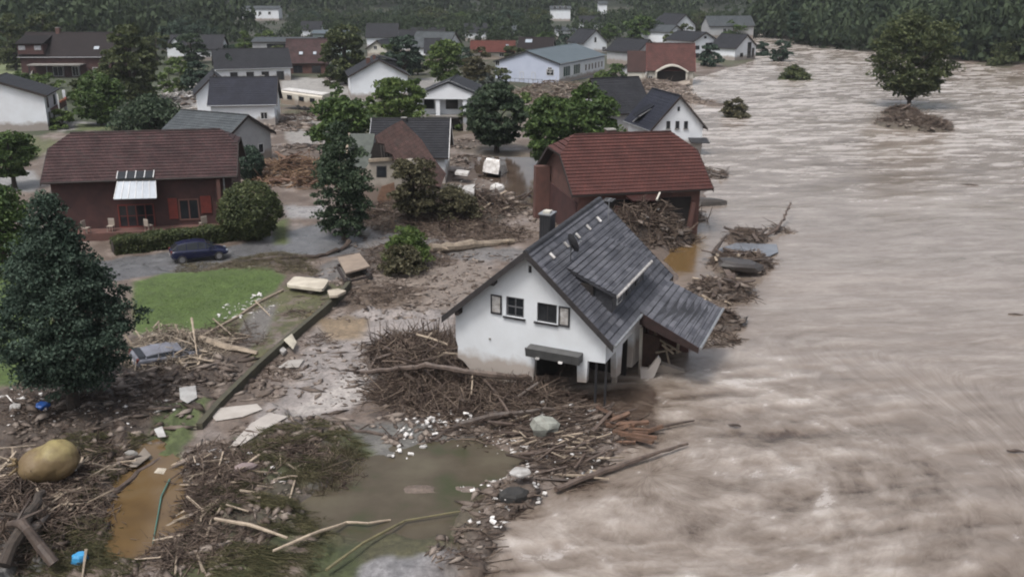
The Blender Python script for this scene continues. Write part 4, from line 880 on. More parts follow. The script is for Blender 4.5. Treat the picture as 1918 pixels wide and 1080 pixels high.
for u0,u1,z0,z1 in ((-2.03,-1.44,4.26,5.27),(1.58,2.15,4.19,5.21)):
    mb=MB(); mb.bb(u0,u0+.07,-D-.07,-D-.01,z0,z1); mb.bb(u1-.07,u1,-D-.07,-D-.01,z0,z1); mb.bb(u0+.07,u1-.07,-D-.068,-D-.01,z0,z0+.07); mb.bb(u0+.07,u1-.07,-D-.068,-D-.01,z1-.07,z1); so=mb.build('shutter',frameD,h.root)
    p=MB()
    for k in range(8): zz=z0+.07+(z1-z0-.14)*(k+.5)/8; p.box(((u0+u1)/2,-D-.035,zz),(u1-u0-.14,.02,.105),Euler((.35,0,0)).to_matrix())
    p.build('louvre',trash_w,so)
mb=MB(); mb.bb(-.05,.12,-D+.1,-D+.12,6.65,7.03); mb.build('vent',frameD,h.root)
mb=MB(); mb.bb(.12,2.88,-D-.55,-D-.01,2.55,2.98); mb.box((1.5,-D-.62,2.78),(2.8,.06,.5),Euler((.25,0,0)).to_matrix()); go=mb.build('garage_canopy',surf('grey_canopy',(.085,.085,.085),(.06,.06,.06),.7,3.,.1),h.root)
for x0 in (.75,1.95): mb=MB(); mb.bb(x0-.1,x0+.1,-D-.7,-D-.6,2.5,2.58); mb.build('canopy_lamp',trash_w,go)
for x0,z0 in ((-1.78,6.02),(-3.72,4.15)): mb=MB(); mb.bb(x0-.1,x0+.1,-D-.5,-D-.01,z0-.12,z0+.12); mb.build('purlin_end',wooddk,h.root)
mb=MB(); mb.bb(-2.14,-2.04,-D-.05,-D-.004,2.8,2.9); mb.build('wall_lamp',concrete,h.root)
# shed dormer
zl=lambda x:h.zr(x)
xi,xo=1.4,4.05; zi=h.zr(xi)+.06; y0,y1=-3.6,2.35
c=h.Mi@Vector((0,0,CAMH)); dr_=h.Mi.to_3x3()@ray(1156,554); tt=(y0-c.y)/dr_.y; LLp=c+dr_*tt; zo=LLp.z; xo=LLp.x
mb=MB(); n_=9
for i in range(n_):
    a,b_=i/n_,(i+1)/n_; xa,xb=xi+(xo-xi)*a,xi+(xo-xi)*b_; za,zb=zi+(zo-zi)*a,zi+(zo-zi)*b_+.05
    mb.quad((xa,y0,za),(xb,y0,zb),(xb,y1,zb),(xa,y1,za),uv=[(0,a*3.2),(0,b_*3.2),(8,b_*3.2),(8,a*3.2)])
    mb.quad((xb,y0,zb),(xb,y0,zb-.06),(xb,y1,zb-.06),(xb,y1,zb),uv=[(0,0)]*4)
mb.slab((xi,y0,zi-.02),(xo,y0,zo-.02),(xo,y1,zo-.02),(xi,y1,zi-.02),.14)
do=mb.build('dormer',r_grey,h.roofo)
xf=min(xo-.3,3.75); zf=zi+(zo-zi)*(xf-xi)/(xo-xi)-.15
for yy,t_ in ((y0+.22,.1),(y1-.35,.1)):
    mb=MB(); mb.prism([(xi+.2,yy,h.zr(xi+.2)-.1),(xf,yy,h.zr(xf)-.1),(xf,yy,zf),(xi+.2,yy,h.zr(xi+.2)+.0)],(0,t_,0)); mb.build('dormer_cheek',surf('dark_slate_cheek_%d'%int(yy+9),(.03,.031,.036),(.022,.023,.027),.6,4.,.1),do)
mb=MB(); mb.bb(xf-.1,xf-.01,y0+.33,y1-.36,h.zr(xf)-.1,zf+.02); mb.build('dormer_front',surf('grey_slate_front',(.07,.072,.08),(.05,.052,.06),.6,4.,.1),do)
for k in range(3):
    ya=-2.7+k*1.6; mb=MB(); mb.bb(xf,xf+.05,ya,ya+.85,h.zr(xf)+.25,zf-.12); wd=mb.build('dormer_window',frameW if k==0 else frameD,do); mb=MB(); mb.bb(xf+.045,xf+.065,ya+.1,ya+.75,h.zr(xf)+.32,zf-.19); mb.build('pane',glass,wd)
mb=MB(); mb.tube([(xo+.05,y0,zo-.02),(xo+.05,y1,zo-.04)],.075,8); mb.bb(xo-.04,xo+.02,y0,y1,zo-.1,zo+.04); mb.build('dormer_gutter',trash_w,do)
# porch roof
pe0=h.on(1309,652,((7.65,0,0),(1,0,0))); pe1=h.on(1352,578,((7.65,0,0),(1,0,0)))
pi0=Vector((4.5,-.9,h.zr(4.5)+.02)); pi1=Vector((4.5,4.6,h.zr(4.5)+.02))
mb=MB(); n_=9
for i in range(n_):
    a,b_=i/n_,(i+1)/n_; up=Vector((0,0,.045)); A,B,C_,D_=pi0.lerp(pe0,a),pi0.lerp(pe0,b_)+up,pi1.lerp(pe1,b_)+up,pi1.lerp(pe1,a)
    mb.quad(A,B,C_,D_,uv=[(0,a*3.2),(0,b_*3.2),(5.5,b_*3.2),(5.5,a*3.2)]); mb.quad(B,B-up*1.2,C_-up*1.2,C_)
mb.slab(pi0-Vector((0,0,.02)),pe0-Vector((0,0,.02)),pe1-Vector((0,0,.02)),pi1-Vector((0,0,.02)),.2)
po=mb.build('porch_roof',r_grey,h.root)
mb=MB(); q=Vector((0,-.07,0)); mb.prism([pi0+q+Vector((0,0,.05)),pe0+q+Vector((0,0,.05)),pe0+q-Vector((0,0,.26)),pi0+q-Vector((0,0,.62))],(0,.05,0)); mb.build('bargeboard',surf('red_brown_board',(.030,.016,.015),(.02,.012,.011),.6,3.,.1),po)
mb=MB(); mb.tube([pe0+Vector((.08,0,0)),pe1+Vector((.08,0,0))],.08,8); mb.build('gutter',zinc,po)
mb=MB(); mb.bb(4.1,6.,4.2,4.35,-1.4,2.9); mb.bb(4.05,4.2,2.0,4.2,-.4,2.5); mb.build('porch_wall',brickb,h.root)
for k,(p_,q_) in enumerate((((4.5,2.2,2.7),(4.6,2.4,-1.2)),((5.6,4.,2.6),(5.4,3.8,-1.2)),((4.3,.2,2.6),(4.4,.1,-1.3)))): mb=MB(); mb.tube([p_,q_],.1,4); mb.build('porch_post',palewood if k!=2 else offw,h.root)
# collapsed porch wall slab in the water
Yb=P(1201,706,-.1).y
def wq(name,pts,Y,t,mat): mb=MB(); mb.prism([h.Mi@PT(a,b_,Y+(dy if len(q_)>2 else 0)) for q_ in pts for a,b_,dy in [tuple(q_)+((0,) if len(q_)<3 else ())]],h.Mi.to_3x3()@Vector((.05,t,0))); return mb.build(name,mat,h.root)
wq('broken_wall',[(1200,712),(1199,690),(1214,692),(1233,668),(1238,676),(1226,704),(1218,714)],Yb,.3,white_f)
wq('broken_wall',[(1216,690),(1240,682),(1283,697),(1280,704),(1240,698),(1222,703)],Yb+.7,.5,offw)
wq('timber_wall',[(1200,622),(1202,690),(1216,690),(1232,664),(1236,632)],Yb+1.6,.15,surf('red_brown_boarding',(.075,.040,.030),(.045,.026,.02),.7,3.,.2))
for k_,(a,b_) in enumerate((((1236,636),(1276,660)),((1240,645),(1262,662)),((1228,660),(1268,652)),((1244,640),(1256,690)))):
    mb=MB(); mb.tube([h.Mi@PT(a[0],a[1],Yb+1.2),h.Mi@PT(b_[0],b_[1],Yb+.6+.2*k_)],.06,4); mb.build('broken_lath',palewood,h.root)
h.M1=h.M
# chimney beyond the ridge
mb=MB(); mb.bb(-1.62,-1.0,.3,1.05,5.6,h.hr+.15)
for k in range(5): mb.bb(-1.61+k*.13,-1.56+k*.13,.275,.297,6.2,h.hr+.1)
mb.build('chimney',frameD,h.roofo); mb=MB(); mb.bb(-1.68,-.94,.24,1.11,h.hr+.154,h.hr+.22); mb.build('chimney_cap',zinc,h.roofo); mb=MB(); mb.bb(-1.5,-1.12,.45,.9,h.hr+.223,h.hr+.32); mb.build('chimney_pot',offw,h.roofo)
# dish and aerial
def dish(x,y,r):
    zz=h.zr(x); mb=MB(); mb.tube([(x,y,zz-.05),(x,y,zz+.95)],.03,6); p=mb.build('dish_mast',frameD,h.roofo)
    mb=MB(); c0=Vector((x,y-.02,zz+.95)); ax=Vector((.6,.75,.28)).normalized(); a=ax.orthogonal().normalized(); b_=ax.cross(a)
    rs=[]
    for k in range(6): rr=r*k/5+.001; rs.append([c0+ax*(.28*(rr/r)**2*r)+(a*math.cos(t)+b_*math.sin(t))*rr for t in [2*math.pi*j/18 for j in range(18)]])
    mb.rings(rs,cap=False); mb.build('satellite_dish',frameD,p,smooth=True)
    mb=MB(); mb.tube([c0-Vector((0,0,r*.9)),c0+ax*.55-Vector((0,0,.12))],.02,5); mb.box(c0+ax*.57-Vector((0,0,.1)),(.08,.12,.08)); mb.build('dish_arm',zinc,p)
dish(1.3,-2.75,.5)
mb=MB(); x,y=1.0,4.1; zz=h.zr(x); mb.tube([(x,y,zz-.05),(x,y,zz+1.35)],.025,5)
for k in range(5): mb.tube([(x-.3,y-.35+k*.16,zz+1.25),(x+.3,y-.35+k*.16,zz+1.25)],.012,4)
mb.tube([(x,y-.4,zz+1.25),(x,y+.4,zz+1.25)],.015,4); mb.build('aerial',zinc,h.roofo)

# ------------------------------------------------------------------ vegetation
def unit(n):
    v=rng.normal(size=(n,3)); return v/np.linalg.norm(v,axis=1)[:,None]
def leafquads(pos,nor,size,asp=.6):
    n=len(pos); r=unit(n); a=np.cross(nor,r); a/=np.linalg.norm(a,axis=1)[:,None]+1e-9; b=np.cross(nor,a)
    s=np.asarray(size).reshape(-1,1)*np.ones((n,1)); 
    V=np.stack([pos-a*s,pos-b*s*asp+nor*s*.15,pos+a*s,pos+b*s*asp+nor*s*.15],1).reshape(-1,3)
    return V,np.arange(4*n).reshape(-1,4)
PROF={'round':lambda t:np.sqrt(np.clip(1-(2*t-1)**2,0,1))**.8,'cone':lambda t:np.where(t<.32,.50+t/.32*.50,np.clip(1-(t-.30)/.70,0,1)**.98),
      'column':lambda t:np.where(t<.25,.6+1.6*t,np.clip(1-((t-.25)/.75)**2.2,0,1)**.7),'spread':lambda t:np.where(t<.35,.45+t/.35*.55,np.clip(1-((t-.35)/.65)**2,0,1)**.6),
      'dome':lambda t:np.sqrt(np.clip(1-t*t,0,1)),'spire':lambda t:np.clip(1-t,0.02,1)**.85}
def crownpts(R,H,nc,nl,leaf,shape,fill=.42,rc=.26,upb=.25):
    f=PROF[shape]; t=rng.random(nc*3); keep=rng.random(nc*3)<(f(t)+.1); t=t[keep][:nc]; k=len(t)
    an=rng.random(k)*2*math.pi; rr=f(t)*R*(1-rc*.35)*np.clip(rng.random(k),.02,1)**(fill*.8)*(.82+.28*rng.random(k))
    C=np.stack([rr*np.cos(an),rr*np.sin(an),t*H],1); cs=R*rc*(.6+.9*rng.random(k))
    i=rng.integers(0,k,nl); u=unit(nl); u[:,2]=np.abs(u[:,2])*.9-.25*rng.random(nl); 
    pos=C[i]+u*(cs[i]*rng.random(nl)**.35)[:,None]*np.array([1,1,.75])
    nor=u*.55+np.array([0,0,upb])+rng.normal(size=(nl,3))*.75; nor/=np.linalg.norm(nor,axis=1)[:,None]
    return leafquads(pos,nor,leaf*(.55+.8*rng.random(nl)),.55),C
def tree(name,label,base,top_h,R,shape='round',mat=None,nl=3000,leaf=.3,trunk=.15,tr=None,group='trees of the village',cat='tree',nc=None,trunkmat=None,lean=(0,0),z=None,fill=.42,rc=.26,shell=False,**k):
    zz=gz(base[0],base[1])-.05 if z is None else z
    root=empty(name,(base[0],base[1],zz)); tag(root,label,cat,group)
    if shell:
        n_=nl*2; u=unit(n_); kz=np.clip(u[:,2]*.5+.5,0,1); bump=1+.10*np.sin(u[:,0]*9+u[:,1]*7)*np.cos(u[:,2]*8+u[:,0]*5)+.05*rng.normal(size=n_)
        rr=R*bump*np.where(u[:,2]<-.3,.85,1.); pos=np.stack([u[:,0]*rr,u[:,1]*rr,top_h*.5*(1+u[:,2]*bump)+.1],1)
        nor=u*.7+rng.normal(size=(n_,3))*.6; nor/=np.linalg.norm(nor,axis=1)[:,None]
        V,Fq=leafquads(pos,nor,leaf*(.5+.8*rng.random(n_)),.6); rawmesh('crown',V,Fq,mat or L_mid,parent=root)
        mb=MB(); mb.tube([(0,0,-.3),(0,0,top_h*.5),(0,0,top_h*.8)],[.2,.16,.05],7)
        for k_ in range(9): a=k_*.7; mb.tube([(0,0,top_h*.3),(R*.7*math.cos(a),R*.7*math.sin(a),top_h*(.45+.2*math.sin(k_*2.)))],[.08,.03],5)
        mb.build('trunk',bark,root); return root
    th=top_h*trunk; H=top_h-th
    nl=int(nl*1.7); leaf=leaf*.86
    (V,Fq),C=crownpts(R,H,nc or max(26,nl//80),nl,leaf,shape,fill,rc); V=V+np.array([0,0,th]); V[:,0]+=V[:,2]*lean[0]; V[:,1]+=V[:,2]*lean[1]
    rawmesh('crown',V,Fq,mat or L_mid,parent=root)
    r0=tr or max(.12,R*.08); mb=MB(); hh=th+H*.75
    pts=[Vector((lean[0]*q,lean[1]*q,q)) for q in (-.4,th*.6,th+H*.25,hh)]; mb.tube(pts,[r0*1.35,r0,r0*.7,r0*.15],7)
    for i in rng.choice(len(C),min(9,len(C)),replace=False):
        c=C[i]; s_=min(th+H*.5,max(th*.7,c[2]*.55+th*.4)); e=Vector((c[0]+lean[0]*(c[2]+th),c[1]+lean[1]*(c[2]+th),c[2]+th)); p0=Vector((lean[0]*s_,lean[1]*s_,s_))
        mb.tube([p0,p0.lerp(e,.5)+Vector((0,0,.12*R)),e],[r0*.5,r0*.3,r0*.08],5)
    mb.build('trunk',trunkmat or bark,root); return root
def treepx(name,label,l,r,t,b,base=None,**k):
    v=G((l+r)/2 if base is None else base,b); s=ppm(v); R=(r-l)/2/s; top=PT((l+r)/2,t,v.y).z-v.z
    return tree(name,label,(v.x,v.y),top,R,z=v.z-.05,**k)
VG='shrubs and hedges'
treepx('conifer','huge dark blue-green conifer in the left foreground',8,270,366,765,nl=42000,leaf=.095,mat=L_dark,shape='cone',trunk=.13,nc=700,tr=.3,rc=.15,fill=.40)
treepx('shrub','dark green bush at the left edge behind the big conifer',-60,82,352,505,nl=7000,leaf=.17,mat=L_mid,shape='dome',trunk=.02,group=VG,cat='shrub')
treepx('tree','small dark tree at the left edge beside the brown-roofed house',-20,76,250,352,nl=3800,leaf=.22,mat=L_mid,shape='spread',trunk=.25)
treepx('round_bush','large clipped round bush right of the timber house',421,525,345,447,nl=6500,leaf=.12,mat=L_olive,shell=True,group=VG,cat='bush')
treepx('column_bush','dark columnar yew at the right end of the brown roof',446,494,276,338,nl=2000,leaf=.16,mat=L_dark,shell=True,shape='column',trunk=.02,group=VG,cat='bush')
treepx('cypress_tree','tall dark leaning evergreen in front of the ruined house',588,698,235,440,base=645,nl=8500,leaf=.17,mat=L_blue,shape='column',trunk=.03,rc=.26,fill=.5)
treepx('tree','bright green leafy tree left of the ruined house roof',586,700,186,300,nl=5000,leaf=.3,mat=L_mid,shape='round',trunk=.15)
treepx('tree','light green tree in front of the tall white blank gable',686,806,150,262,nl=5200,leaf=.28,mat=L_light,shape='round',trunk=.15,rc=.2)
treepx('tree','broad dark willow-like tree right of the porticoed villa',884,1002,157,283,base=930,nl=9000,leaf=.28,mat=L_blue,shape='spread',trunk=.12,rc=.18)
treepx('tree','leafy mid-green tree behind the left end of the red roof',975,1075,185,315,base=1030,nl=6000,leaf=.28,mat=L_mid,shape='round',trunk=.1)
treepx('tree','bright green tree crowning behind the red roof chimney',1040,1160,166,300,base=1100,nl=7000,leaf=.28,mat=L_mid,shape='spread',trunk=.1)
treepx('round_tree','large round olive-green tree in the middle of the far houses',606,692,50,158,nl=5500,leaf=.42,mat=L_olive,shape='round',trunk=.06,rc=.2)
treepx('tree','dark round-crowned tree behind the white blank gable',724,790,70,150,nl=2600,leaf=.42,mat=L_dark,shape='round',trunk=.12)
treepx('tree','light green tree behind the porticoed villa',800,872,78,160,nl=3200,leaf=.38,mat=L_light,shape='round',trunk=.1)
treepx('tree','pale olive sparse tree left of the blue-white hall',865,926,92,172,nl=2200,leaf=.36,mat=L_brown,shape='round',trunk=.1)
treepx('tree','tall feathery mid-green tree right of the dark farmhouse',196,302,46,200,base=250,nl=6000,leaf=.4,mat=L_olive,shape='column',trunk=.08,rc=.2)
treepx('tree','dark bushy tree between the white edge house and the collapsed yard',146,234,140,234,nl=4800,leaf=.3,mat=L_mid,shape='round',trunk=.05)
treepx('tree','low dark green tree just above the brown roof ridge',215,352,188,262,nl=6500,leaf=.27,mat=L_blue,shape='dome',trunk=.05)
treepx('bush','dark bush behind the slate-blue roofed house',346,405,112,178,nl=2000,leaf=.38,mat=L_dark,shape='dome',trunk=.05,group=VG,cat='bush')
treepx('bush','yellow-green bush in the wrecked gardens at the left',312,362,105,140,nl=1300,leaf=.38,mat=L_light,shape='dome',trunk=.05,group=VG,cat='bush')
treepx('tree','small bright green cone tree before the cross-gabled far house',438,482,60,100,nl=1300,leaf=.42,mat=L_light,shape='cone',trunk=.06)
treepx('tree','bushy green tree in the valley gap right of the steep cottage',1166,1228,30,84,nl=2200,leaf=.55,mat=L_mid,shape='round',trunk=.05)
treepx('tree','small dark tree left of the dark red building in the far row',1125,1160,46,78,nl=1000,leaf=.5,mat=L_mid,shape='round',trunk=.05)
treepx('shrub','silver-grey shrub before the hall\'s blue gable',868,935,135,172,nl=1500,leaf=.33,mat=leafm('silver_leaves',(.06,.075,.065),(.11,.13,.115),(.17,.19,.17)),shape='dome',trunk=.05,group=VG,cat='shrub')
treepx('river_tree','big dark tree standing alone in the river on a debris mound',1622,1766,30,215,base=1700,nl=12000,leaf=.30,mat=L_olive,shape='round',trunk=.2,group='trees standing in the river',rc=.2,tr=.35)
treepx('river_tree','small tree at the upper river bend left of the river islet',1440,1478,78,124,nl=1500,leaf=.42,mat=L_dark,shape='round',trunk=.2,group='trees standing in the river')
treepx('river_bush','low flooded bush in midstream below the upper bend',1458,1519,126,160,nl=2400,leaf=.33,mat=L_olive,shape='dome',trunk=.02,group='trees standing in the river',cat='bush')
treepx('river_bush','pale torn bush in the river beside the three-window house',1346,1402,188,234,nl=2600,leaf=.26,mat=L_brown,shape='dome',trunk=.02,group='trees standing in the river',cat='bush')
treepx('bush','dark shrub at the foot of the tall glazed gable by the river',1308,1352,84,124,nl=1200,leaf=.4,mat=L_dark,shape='dome',trunk=.05,group=VG,cat='bush')
treepx('bush','second dark shrub on the bank right of the tall glazed gable',1408,1442,80,112,nl=1000,leaf=.42,mat=L_dark,shape='dome',trunk=.05,group=VG,cat='bush')
treepx('bush','pale olive shrub at the right edge on the far river bank',1855,1960,78,134,nl=3200,leaf=.42,mat=L_olive,shape='dome',trunk=.02,group=VG,cat='bush')
treepx('flooded_bush','mud-washed green bush before the ruined house wall',728,826,296,404,nl=5200,leaf=.17,mat=L_brown,shape='round',trunk=.05,group=VG,cat='bush')
treepx('flooded_bush','grey-green bush leaning over the debris at the ruined house\'s right',800,905,352,410,nl=2600,leaf=.16,mat=L_brown,shape='dome',trunk=.02,group=VG,cat='bush')
treepx('shrub','small dark shrub by the terrace door of the timber house',350,392,388,424,nl=900,leaf=.13,mat=L_dark,shape='round',trunk=.05,group=VG,cat='shrub')
treepx('uprooted_tree','bright green crown of the uprooted tree lying across the street',722,806,428,486,nl=3600,leaf=.17,mat=L_light,shape='dome',trunk=.03,group='uprooted trees',rc=.3)
treepx('uprooted_tree','olive broken crown at the root end of the fallen trunk',706,800,462,512,nl=1800,leaf=.15,mat=L_brown,shape='dome',trunk=.03,group='uprooted trees')
treepx('tree','dark green tree behind the white edge house garden',-10,60,262,300,nl=1300,leaf=.25,mat=L_mid,shape='dome',trunk=.03)
k=0
for (l,r_x,t,b,lb) in ((395,440,92,150,'left of the long grey house'),(268,322,60,122,'behind the wrecked gardens'),(120,176,36,82,'above the farmhouse roof'),(0,56,62,118,'left of the small meadow'),(60,112,22,84,'high in the upper left corner'),(478,520,58,98,'between the cross-gabled house and the modern building'),
    (556,600,22,50,'above the modern building'),(640,690,26,60,'above the round olive tree'),(880,930,32,70,'above the light grey-blue roof'),(930,985,18,66,'behind the faded red roof'),(985,1032,14,60,'behind the low house with the bright skylight'),(1080,1122,14,54,'behind the steep white cottage'),(1212,1252,38,82,'behind the dark red building'),
    (1285,1330,24,60,'behind the white two-storey gable'),(1345,1400,38,72,'behind the tall glazed gable'),(700,760,16,48,'behind the dark grey roof at top centre'),(780,842,16,54,'behind the white-walled back house'),(842,882,20,52,'left of the light grey-blue roof'),(1040,1085,66,95,'left of the steep white cottage'),(600,640,18,46,'above the pale green hall'),
    (400,452,20,56,'above the cross-gabled far house'),(330,372,30,80,'behind the slender dark tree'),(1240,1280,60,92,'left of the white two-storey gable'),(500,545,88,120,'right of the cross-gabled house'),(620,668,100,150,'left of the round olive tree foot'),(760,806,100,140,'right of the dark round-crowned tree'),(1000,1040,60,92,'between the skylight house and the steep cottage'),
    (836,884,88,126,'left of the faded red roof'),(940,985,88,112,'before the faded red roof'),(716,752,80,116,'beside the cream gable'),(1140,1178,84,112,'beside the small grey gabled house'),(1262,1300,44,76,'above the dark red building'),(196,240,40,82,'above the farmhouse right gable'),(420,450,84,112,'before the cross-gabled house left wing')):
    treepx('far_tree',['dark green round tree ','olive round tree ','mid-green round tree '][k%3]+lb,l,r_x,t,b,nl=900,leaf=.42,mat=[L_dark,L_olive,L_mid,L_light][(k*7)%4 if k%3==2 else k%3],shape='round',trunk=.04,group='round trees among the far rooftops'); k+=1
for (l,r_x,t,b,lb) in ((905,962,126,162,'left of the blue gable'),(935,1000,166,218,'right of the willow-like tree crown'),(1128,1172,118,150,'at the right end of the blue-white hall'),(598,640,132,160,'at the edge of the pale parking yard'),(60,112,134,166,'behind the white edge house roof'),(16,60,136,166,'left behind the white edge house'),(128,166,150,192,'right of the balconies'),
    (296,342,128,172,'in the wrecked gardens'),(376,402,166,218,'at the left wall of the slate-roofed house'),(1000,1062,176,222,'behind the trees by the red roof'),(855,888,196,245,'at the right foot of the porticoed villa'),(560,600,84,120,'before the modern building'),(440,475,128,150,'before the long grey house'),(96,140,205,240,'at the foot of the balconies'),
    (770,800,150,190,'at the left side of the porticoed villa'),(900,945,170,200,'between the porticoed villa and the hall'),(250,300,150,190,'at the foot of the feathery tree'),(612,650,160,190,'behind the mobile home'),(330,372,140,175,'beside the dark bush of the gardens'),(1100,1150,132,160,'below the hall right corner')):
    treepx('garden_shrub',['dark green garden shrub ','olive garden shrub ','light green garden shrub '][k%3]+lb,l,r_x,t,b,nl=900,leaf=.3,mat=[L_mid,L_olive,L_light][k%3],shape='dome',trunk=.03,group='garden shrubs between the village houses',cat='shrub'); k+=1
# hedge in front of the timber house
a,b_=G(212,474),G(440,447); hd=empty('hedge',a); tag(hd,'long clipped dark green hedge between the timber house and the street','hedge',VG)
n=11000; t=rng.random(n); L=(b_-a).length; dx=(b_-a).normalized(); nx=Vector((-dx.y,dx.x,0)); hw=.8; hh=1.15
face=rng.integers(0,3,n); u_=(rng.random(n)-.5)*2*hw; z_=rng.random(n)*hh
u_=np.where(face==0,-hw+rng.normal(size=n)*.07,np.where(face==1,hw+rng.normal(size=n)*.07,u_)); z_=np.where(face==2,hh+rng.normal(size=n)*.07,z_)
pos=np.outer(t*L,np.array(dx))+np.outer(u_,np.array(nx)); pos[:,2]+=z_+fbm(t*9,t*0,4,3)*.4
V,Fq=leafquads(pos,unit(n)*.6+np.array([0,0,.5]),.11*(.6+.7*rng.random(n)),.6); rawmesh('foliage',V,Fq,L_olive,parent=hd)
mb=MB(); mb.prism([Vector((0,0,-.3))+nx*-.6,Vector((0,0,-.3))+nx*.6,Vector((0,0,.95))+nx*.6,Vector((0,0,.95))+nx*-.6],dx*L); mb.build('branches',wooddk,hd)
# forest beyond: one mass of far trees
def forest(name,label,pts,mat,leaf,per,hr=(9,15),ls=1.):
    VV=[];FF=[];o=0
    lib=[crownpts(1.,1.,34,int(per*1.8),leaf*.62,random.choice(['round','spread','dome','round']),rc=.30)[0] for k in range(7)]
    for (x,y) in pts:
        z=gz(x,y); H=random.uniform(*hr); R=H*random.uniform(.52,.74); V,Fq=lib[random.randrange(7)]; a=random.random()*6.28
        M=np.array([[math.cos(a)*R,-math.sin(a)*R,0],[math.sin(a)*R,math.cos(a)*R,0],[0,0,H]]); VV.append(V@M.T+np.array([x,y,z-.3])); FF.append(Fq+o); o+=len(V)
    ob=rawmesh(name,np.concatenate(VV),np.concatenate(FF),mat); tag(ob,label,'wood',kind='stuff'); return ob
def scatter(poly_,n,dmin,cond=None):
    xs=[p[0] for p in poly_]; ys=[p[1] for p in poly_]; out=[]; tries=0
    while len(out)<n and tries<n*25:
        tries+=1; x=random.uniform(min(xs),max(xs)); y=random.uniform(min(ys),max(ys))
        if all((x-a)**2+(y-b)**2>dmin*dmin for a,b in out[-160:]): out.append((x,y))
    d=sdist(poly_,np.array([p[0] for p in out]),np.array([p[1] for p in out]))
    return [p for p,k in zip(out,d) if k<0]
fl=scatter([(-125,238),(-112,262),(-108,300),(-122,345),(-90,330),(-85,352),(-120,400),(-160,520),(-330,520),(-300,300),(-230,215)],520,6.2)
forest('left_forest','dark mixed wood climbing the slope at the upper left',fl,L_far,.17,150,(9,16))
# trees one can tell apart between the wood and the houses
k=0
GF='trees at the edge of the left wood'
for (l,r,t,b,mt,lb) in ((0,62,30,132,L_olive,'pale olive tree at the upper left corner of the wood'),(36,96,40,106,L_dark,'dark tree above the small meadow'),(296,352,44,104,L_dark,'dark slender tree right of the feathery tree'),(330,392,66,118,L_blue,'blue-green rounded tree left of the cross-gabled house'),
        (352,412,40,92,L_dark,'dark crown above the blue-green rounded tree'),(250,310,28,78,L_olive,'tall olive crown behind the feathery tree'),(170,228,24,80,L_dark,'dark crown just above the farmhouse ridge')):
    treepx('tree',lb,l,r,t,b,nl=2200,leaf=.42,mat=mt,shape='round',trunk=.04,group=GF)
ff=scatter([(-120,345),(-80,312),(0,312),(26,322),(60,400),(130,398),(150,480),(-150,480)],620,5.6)
ff=[p for p in ff if not (-20<p[0]/p[1]*100<-13.0 and False)]
def clear(p):     # keep the small houses in the wood in sight
    px=CX+FPX*p[0]/p[1]
    for a,b_ in ((446,560),(1024,1074)):
        if a<px<b_ and p[1]>330: return False
    for hx,hy,r in ((56,352,12),(47,320,11),(76,360,14),(140,392,10),(-50,285,10)):
        if (p[0]-hx)**2+(p[1]-hy)**2<r*r or (abs(p[0]-hx*p[1]/hy)<6 and hy-45<p[1]<hy and hx>0): return False
    return True
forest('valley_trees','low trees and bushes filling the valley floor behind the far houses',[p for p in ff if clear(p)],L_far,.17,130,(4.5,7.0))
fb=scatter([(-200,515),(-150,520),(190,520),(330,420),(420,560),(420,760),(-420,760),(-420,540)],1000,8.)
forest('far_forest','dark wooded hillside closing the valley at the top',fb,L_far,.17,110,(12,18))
fr=scatter([(101,335),(104,300),(117,264),(121,228),(122,190),(240,170),(420,330),(400,520),(120,430),(88,400),(84,368),(92,345)],640,6.5)
fr2=scatter([(90,350),(98,300),(115,263),(121,228),(126,190),(165,190),(165,262),(150,330),(120,385),(84,374)],330,4.6)
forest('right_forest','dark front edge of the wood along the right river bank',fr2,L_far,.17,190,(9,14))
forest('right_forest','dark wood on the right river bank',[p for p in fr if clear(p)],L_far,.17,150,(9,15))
for (l,r,t,b,lb) in ((1760,1850,60,116,'dark tree on the far bank behind the big river tree'),(1530,1580,56,92,'dark conifer on the far bank at the river bend'),(1472,1500,6,70,'slim spruce at the upper river bend')):
    treepx('bank_tree',lb,l,r,t,b,nl=2600,leaf=.42,mat=L_dark,shape='cone' if 'co' in lb or 'spruce' in lb else 'round',trunk=.04,group='trees on the far river bank')

